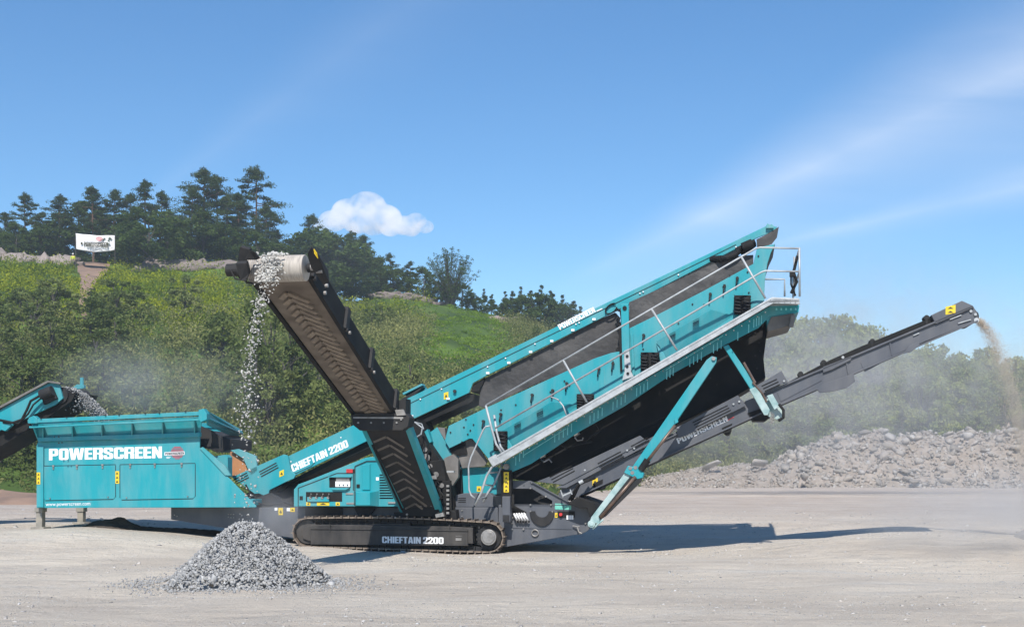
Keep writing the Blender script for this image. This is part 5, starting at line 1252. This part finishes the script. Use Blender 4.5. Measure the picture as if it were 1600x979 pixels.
def boulder(p, s, label, group=None, sz=(1, 1, 1)):
    o = bpy.data.objects.new('boulder', BOU[rb.randrange(10)]); C.objects.link(o); o.location = p; o.scale = (s*sz[0], s*sz[1], s*sz[2]); o.rotation_euler = (rb.uniform(-.5, .5), rb.uniform(-.5, .5), rb.uniform(0, 6.28)); tag(o, label, 'boulder', group)
for k in range(285):
    px = rb.uniform(1225, 1680); y = rb.uniform(98.8, 108); s = rb.choice([.2, .25, .3, .35, .45, .7])*rb.uniform(.75, 1.25)
    x = (px-800)/F*y; big = s > .42
    boulder((x, y, float(heap_z(x, y))+s*.05), s, 'large pale broken boulder in the long rubble heap' if big else 'smaller pale broken boulder in the long rubble heap', 'large boulders of the rubble heap' if big else 'smaller boulders of the rubble heap')
def bat(px, py, s, lab, sz=(1, 1, 1), Y=98.6):
    boulder(((px-800)/F*Y, Y, CH+(HZ-py)/F*Y), s, lab, None, sz)
bat(1260, 744, .62, 'round whitish boulder at the front foot of the rubble heap'); bat(1183, 722, 1.0, 'broad slanting slab of rock left of the tall rubble', (1.5, 1, .55), 104); bat(1112, 727, .9, 'low pale slab near the left end of the rubble', (1.6, 1, .5), 104)
bat(1402, 735, .55, 'dark rounded boulder halfway up the rubble heap', Y=101); bat(1430, 752, .7, 'wide flat boulder at the foot of the heap in the middle', (1.6, 1, .6))
# bedrock on the ridge
def outcrop(px0, px1, py, Yd, hgt, label, seed):
    rg2 = random.Random(seed); vs = []; fs = []; n0 = 0
    for k in range(int((px1-px0)/4.5)+2):
        px = rg2.uniform(px0, px1); v, f = hull(seed*50+k, 11, (1, 1, 1)); sx_ = rg2.uniform(1.4, 3.4); szz = hgt*rg2.uniform(.5, 1.0)
        vv = v*np.array([sx_, 1.6, szz]); a = rg2.uniform(-.25, .25); vv = vv@np.array([[math.cos(a), 0, -math.sin(a)], [0, 1, 0], [math.sin(a), 0, math.cos(a)]])
        y = Yd+rg2.uniform(-1.5, 1.5); x = (px-800)/F*y; vs.append(vv+np.array([x, y, terr(x, y)-hgt*.05])); fs.append(f+n0); n0 += len(v)
    o = arrmesh('rock_outcrop', np.concatenate(vs), np.concatenate(fs), S_bed, np.full(sum(len(f) for f in fs), .2)); tag(o, label, 'rock outcrop')
outcrop(-60, 112, 405, 174, 2.0, 'pinkish bedrock ledge on the ridge left of the banner', 1)
outcrop(218, 372, 412, 172, 1.6, 'long bedrock ledge on the ridge right of the banner', 2)
outcrop(600, 690, 450, 178, .9, 'pale rock ledge under the small trees left of the airy bush', 3)
outcrop(770, 830, 500, 178, .8, 'grey rock ledge right of the airy bush', 4)
# ------------------------------------------------------------------ banner and the person on the ridge
YB = 171.; BF = Frame(0, YB, 0)
bn = BF.root('banner'); bn.location = (0, YB, 0)
tag(bn, 'white banner with dark lettering and red emblem strung between two poles on the ridge', 'banner')
nx, nz_ = 40, 12; V = []; 
for j in range(nz_+1):
    for i in range(nx+1):
        f = i/nx; g_ = j/nz_; px = 118.5+f*60.5; sag = 5*math.sin(math.pi*f)*g_+2.0*math.sin(math.pi*f)
        py = 364.5+f*3.0+sag*.5+g_*(24.5-1.5*f); V.append(tuple(BF.P(px, py, 0)+Vector((0, .12*math.sin(f*14+g_*2)+.25*math.sin(math.pi*f), 0))))
Fc = [(j*(nx+1)+i, j*(nx+1)+i+1, (j+1)*(nx+1)+i+1, (j+1)*(nx+1)+i) for j in range(nz_) for i in range(nx)]
m = MB(); m.add(V, Fc); cl_ = m.build('cloth', M['white'], bn, smooth=True); sdm = cl_.modifiers.new('thick', 'SOLIDIFY'); sdm.thickness = .01
text('POWERSCREEN', (131, 384.6), (169, 386), (131, 377.6), -.14, M['inklabel'], cl_, bold=.04, fr=BF)
m = MB(); 
for i in range(5): 
    hw = [3, 4.6, 5.5, 4.6, 3][i]; m.prism(quadpx(155-hw, 369.4+i*1.5, 155+hw, 370.2+i*1.5), -.15, -.13, BF)
m.build('round_emblem', M['red'], cl_)
m = MB(); m.prism(quadpx(126, 378, 129, 382), -.14, -.12, BF); m.prism(quadpx(146, 389.5, 160, 390.2), -.02, -.0, BF); m.build('side_print', M['inklabel'], cl_)
for px in (118, 179.5):
    a = BF.P(px, 362, 0); zt = a.z; x = a.x; zb = terr(x, YB); MB().cyl((x, .03, zb-.3), (x, .03, zt), .05, 8).build('pole', BARKG, bn)
def person(feet):
    root = empty('person', feet, .25); tag(root, 'person in white helmet and yellow high visibility jacket standing on the ridge by the path', 'person')
    def skin(name, pts, edges, rad, mat):
        me = bpy.data.meshes.new(name); me.from_pydata(pts, edges, []); o = bpy.data.objects.new(name, me); C.objects.link(o); o.parent = root
        md = o.modifiers.new('skin', 'SKIN'); me.skin_vertices[0].data[0].use_root = True
        for i, r_ in enumerate(rad): me.skin_vertices[0].data[i].radius = (r_, r_*.85)
        o.modifiers.new('sub', 'SUBSURF').levels = 1; me.materials.append(mat); o.modifiers['sub'].render_levels = 2; return o
    SK = pmat('skin', (.45, .28, .20), None, 5, .6); HV = pmat('high visibility yellow', (.55, .62, .03), None, 5, .7); NV = pmat('dark navy trousers', (.03, .035, .05), None, 5, .8)
    skin('body', [(0, 0, .95), (0, 0, 1.2), (0, 0, 1.42), (0, -.01, 1.55), (0, -.02, 1.66), (.19, 0, 1.40), (.27, -.03, 1.12), (.25, -.16, .92), (.23, -.22, .86), (-.19, 0, 1.40), (-.27, -.02, 1.12), (-.26, -.08, .86), (-.26, -.12, .79), (.10, 0, .88), (.12, .0, .48), (.12, .02, .08), (.12, -.12, .04), (-.10, 0, .88), (-.13, -.02, .48), (-.14, .02, .08), (-.14, -.12, .04)],
         [(0, 1), (1, 2), (2, 3), (3, 4), (2, 5), (5, 6), (6, 7), (7, 8), (2, 9), (9, 10), (10, 11), (11, 12), (0, 13), (13, 14), (14, 15), (15, 16), (0, 17), (17, 18), (18, 19), (19, 20)],
         [.13, .13, .14, .06, .10, .06, .045, .035, .04, .06, .045, .035, .04, .09, .06, .045, .04, .09, .06, .045, .04], SK)
    skin('jacket', [(0, 0, .92), (0, 0, 1.2), (0, 0, 1.43), (.20, 0, 1.40), (.28, -.03, 1.12), (.25, -.16, .94), (-.20, 0, 1.40), (-.28, -.02, 1.12), (-.26, -.08, .89)], [(0, 1), (1, 2), (2, 3), (3, 4), (4, 5), (2, 6), (6, 7), (7, 8)], [.17, .17, .17, .085, .07, .055, .085, .07, .055], HV)
    skin('trousers', [(0, 0, .92), (.10, 0, .84), (.12, 0, .48), (.12, .02, .12), (-.10, 0, .84), (-.13, -.02, .48), (-.14, .02, .12)], [(0, 1), (1, 2), (2, 3), (0, 4), (4, 5), (5, 6)], [.15, .11, .085, .07, .11, .085, .07], NV)
    m = MB(); rings = []
    for k in range(6):
        a = k/5*math.pi/2; rings.append((math.cos(a)*.135, 1.69+math.sin(a)*.13))
    m.tube([(0, -.02, z) for r_, z in rings], [max(r_, .01) for r_, z in rings], 16); m.cyl((0, -.04, 1.685), (0, -.04, 1.70), .155, 16); m.build('helmet', M['white'], root, smooth=True)
pf = hit(114, 417, 100); person(pf)

# ------------------------------------------------------------------ dust, falling sand, cloud, haze
def volmat(name, dens, col, nscale, lo, hi, fall=1.5, aniso=.3, stretch=(1, 1, 1), mode='ball'):
    m = bpy.data.materials.new(name); m.use_nodes = True; t = m.node_tree
    for n in list(t.nodes): t.nodes.remove(n)
    o = N('ShaderNodeOutputMaterial', t); v = N('ShaderNodeVolumePrincipled', t); v.inputs['Color'].default_value = (*col, 1); v.inputs['Anisotropy'].default_value = aniso
    c_ = N('ShaderNodeTexCoord', t); g = N('ShaderNodeNewGeometry', t)
    mp = N('ShaderNodeMapping', t); mp.inputs['Scale'].default_value = stretch; t.links.new(g.outputs['Position'], mp.inputs[0])
    nz = N('ShaderNodeTexNoise', t); nz.inputs['Scale'].default_value = nscale; nz.inputs['Detail'].default_value = 4; nz.inputs['Roughness'].default_value = .6; t.links.new(mp.outputs[0], nz.inputs['Vector'])
    mr = N('ShaderNodeMapRange', t); mr.inputs[1].default_value = lo; mr.inputs[2].default_value = hi; t.links.new(nz.outputs[0], mr.inputs[0])
    d = mr.outputs[0]
    if mode == 'ball':
        ln = N('ShaderNodeVectorMath', t); ln.operation = 'LENGTH'; t.links.new(c_.outputs['Object'], ln.inputs[0])
        f = mth('POWER', mth('SUBTRACT', 1.0, ln.outputs['Value'], t, True), fall, t); d = mth('MULTIPLY', d, f, t)
    t.links.new(mth('MULTIPLY', d, dens, t), v.inputs['Density']); t.links.new(v.outputs[0], o.inputs['Volume']); return m
def dust(name, c, r, dens, label, cat='dust', col=(.88, .86, .84), ns=.8, lo=.35, hi=.7, fall=1.2):
    bm = bmesh.new(); bmesh.ops.create_icosphere(bm, subdivisions=3, radius=1); me = bpy.data.meshes.new(name); bm.to_mesh(me); bm.free()
    me.materials.append(volmat(name+' volume', dens, col, ns, lo, hi, fall)); o = bpy.data.objects.new(name, me); C.objects.link(o); o.location = c; o.scale = r; tag(o, label, cat, kind='stuff'); return o
def at3(px, py, Y): return ((px-800)/F*Y, Y, CH+(HZ-py)/F*Y)
dust('dust_cloud', at3(235, 600, 30.6), (3.0, 1.2, 1.3), .7, 'pale dust drifting above the hopper')
dust('dust_cloud', at3(425, 800, 21.5), (.95, .6, .5), .9, 'faint dust hanging over the tip of the gravel pile')
dust('dust_cloud', at3(395, 640, 20.3), (.8, .5, 1.5), .22, 'thin dust around the falling stones')
dust('dust_cloud', at3(1290, 590, 70), (18, 8, 8), .30, 'broad pale dust drifting behind the tail conveyor')
dust('dust_cloud', at3(1540, 800, 24), (3.4, 2.4, 1.1), .8, 'pale dust rolling over the ground at the right edge')
dust('dust_cloud', at3(560, 400, 24), (2.2, 1, 1.0), .06, 'thin dust trailing from the head of the side conveyor')
dust('dust_cloud', at3(740, 630, 27.5), (.9, .4, .6), .8, 'thin dust where the feed conveyor meets the rubber sheet')
m = MB(); pp = [(1528, 500), (1540, 512), (1552, 532), (1564, 560), (1576, 596), (1588, 640), (1598, 690), (1606, 745), (1612, 800), (1620, 838)]
def tw(px, py): 
    q = MF.P(px, py, 1.5); w_ = MF.o+MF.u*q.x+MF.v*q.y; return Vector((w_.x, w_.y, q.z))
m.tube([tw(*p) for p in pp], [.04, .06, .08, .10, .12, .14, .16, .18, .20, .22], 14)
sf = m.build('falling_sand', volmat('falling sand volume', 3.2, (.80, .72, .62), 3.0, .25, .7, mode='x', stretch=(1, 1, .35)), None); tag(sf, 'brown stream of fine sand falling from the tail conveyor head', 'falling sand', kind='stuff')
pos = []; size = []
for _ in range(15000):
    q = rg.uniform()**1.2*9; i0 = int(q); f = q-i0; a, b_ = pp[i0], pp[min(i0+1, 9)]; c_ = tw(a[0]+(b_[0]-a[0])*f, a[1]+(b_[1]-a[1])*f); s_ = .03+.03*q
    pos.append((c_.x+rg.normal()*s_, c_.y+rg.normal()*s_, c_.z+rg.normal()*s_)); size.append(rg.uniform(.004, .011))
gs = stones('sand_grains', np.array(pos), size, stonemat('brown sand grains', [(.50, .42, .33), (.66, .57, .47)]), rg); gs.parent = sf
dust('dust_cloud', tw(1585, 650), (1.1, .8, 2.6), .8, 'pale dust around the falling sand stream', col=(.78, .72, .66))
# cumulus
YC = 1000.
bm = bmesh.new(); rc = random.Random(3)
for px, py, r_ in ((520, 345, 20), (545, 330, 24), (573, 322, 27), (600, 340, 25), (560, 345, 24), (630, 352, 18), (650, 345, 15), (664, 354, 13), (610, 357, 15), (500, 352, 12), (585, 352, 20), (642, 358, 14)):
    r2_ = r_*YC/F; mt = Matrix.Translation(at3(px, py, YC+rc.uniform(-8, 8))) @ Matrix.Diagonal((1.15, .9, .85, 1)); bmesh.ops.create_icosphere(bm, subdivisions=3, radius=r2_, matrix=mt)
me = bpy.data.meshes.new('cloud'); bm.to_mesh(me); bm.free(); cl = bpy.data.objects.new('cloud', me); C.objects.link(cl)
rm = cl.modifiers.new('fuse', 'REMESH'); rm.mode = 'VOXEL'; rm.voxel_size = 1.2
me.materials.append(volmat('cloud volume', .17, (.985, .99, 1), .06, .38, .66, mode='x', aniso=.2)); tag(cl, 'small white puffy cloud above the falling ridge', 'cloud', kind='structure')
# air
m = MB(); m.box((0, 120, 34), (420, 135, 38)); 
hz_ = m.build('haze', bpy.data.materials.new('haze air')); hm = hz_.data.materials[0]; hm.use_nodes = True; t = hm.node_tree
for n in list(t.nodes): t.nodes.remove(n)
o = N('ShaderNodeOutputMaterial', t); v = N('ShaderNodeVolumePrincipled', t); v.inputs['Color'].default_value = (.78, .88, 1, 1); v.inputs['Density'].default_value = .0005; v.inputs['Anisotropy'].default_value = .2
t.links.new(v.outputs[0], o.inputs['Volume']); tag(hz_, 'pale summer air between the machine and the wooded ridge', 'haze', kind='stuff')
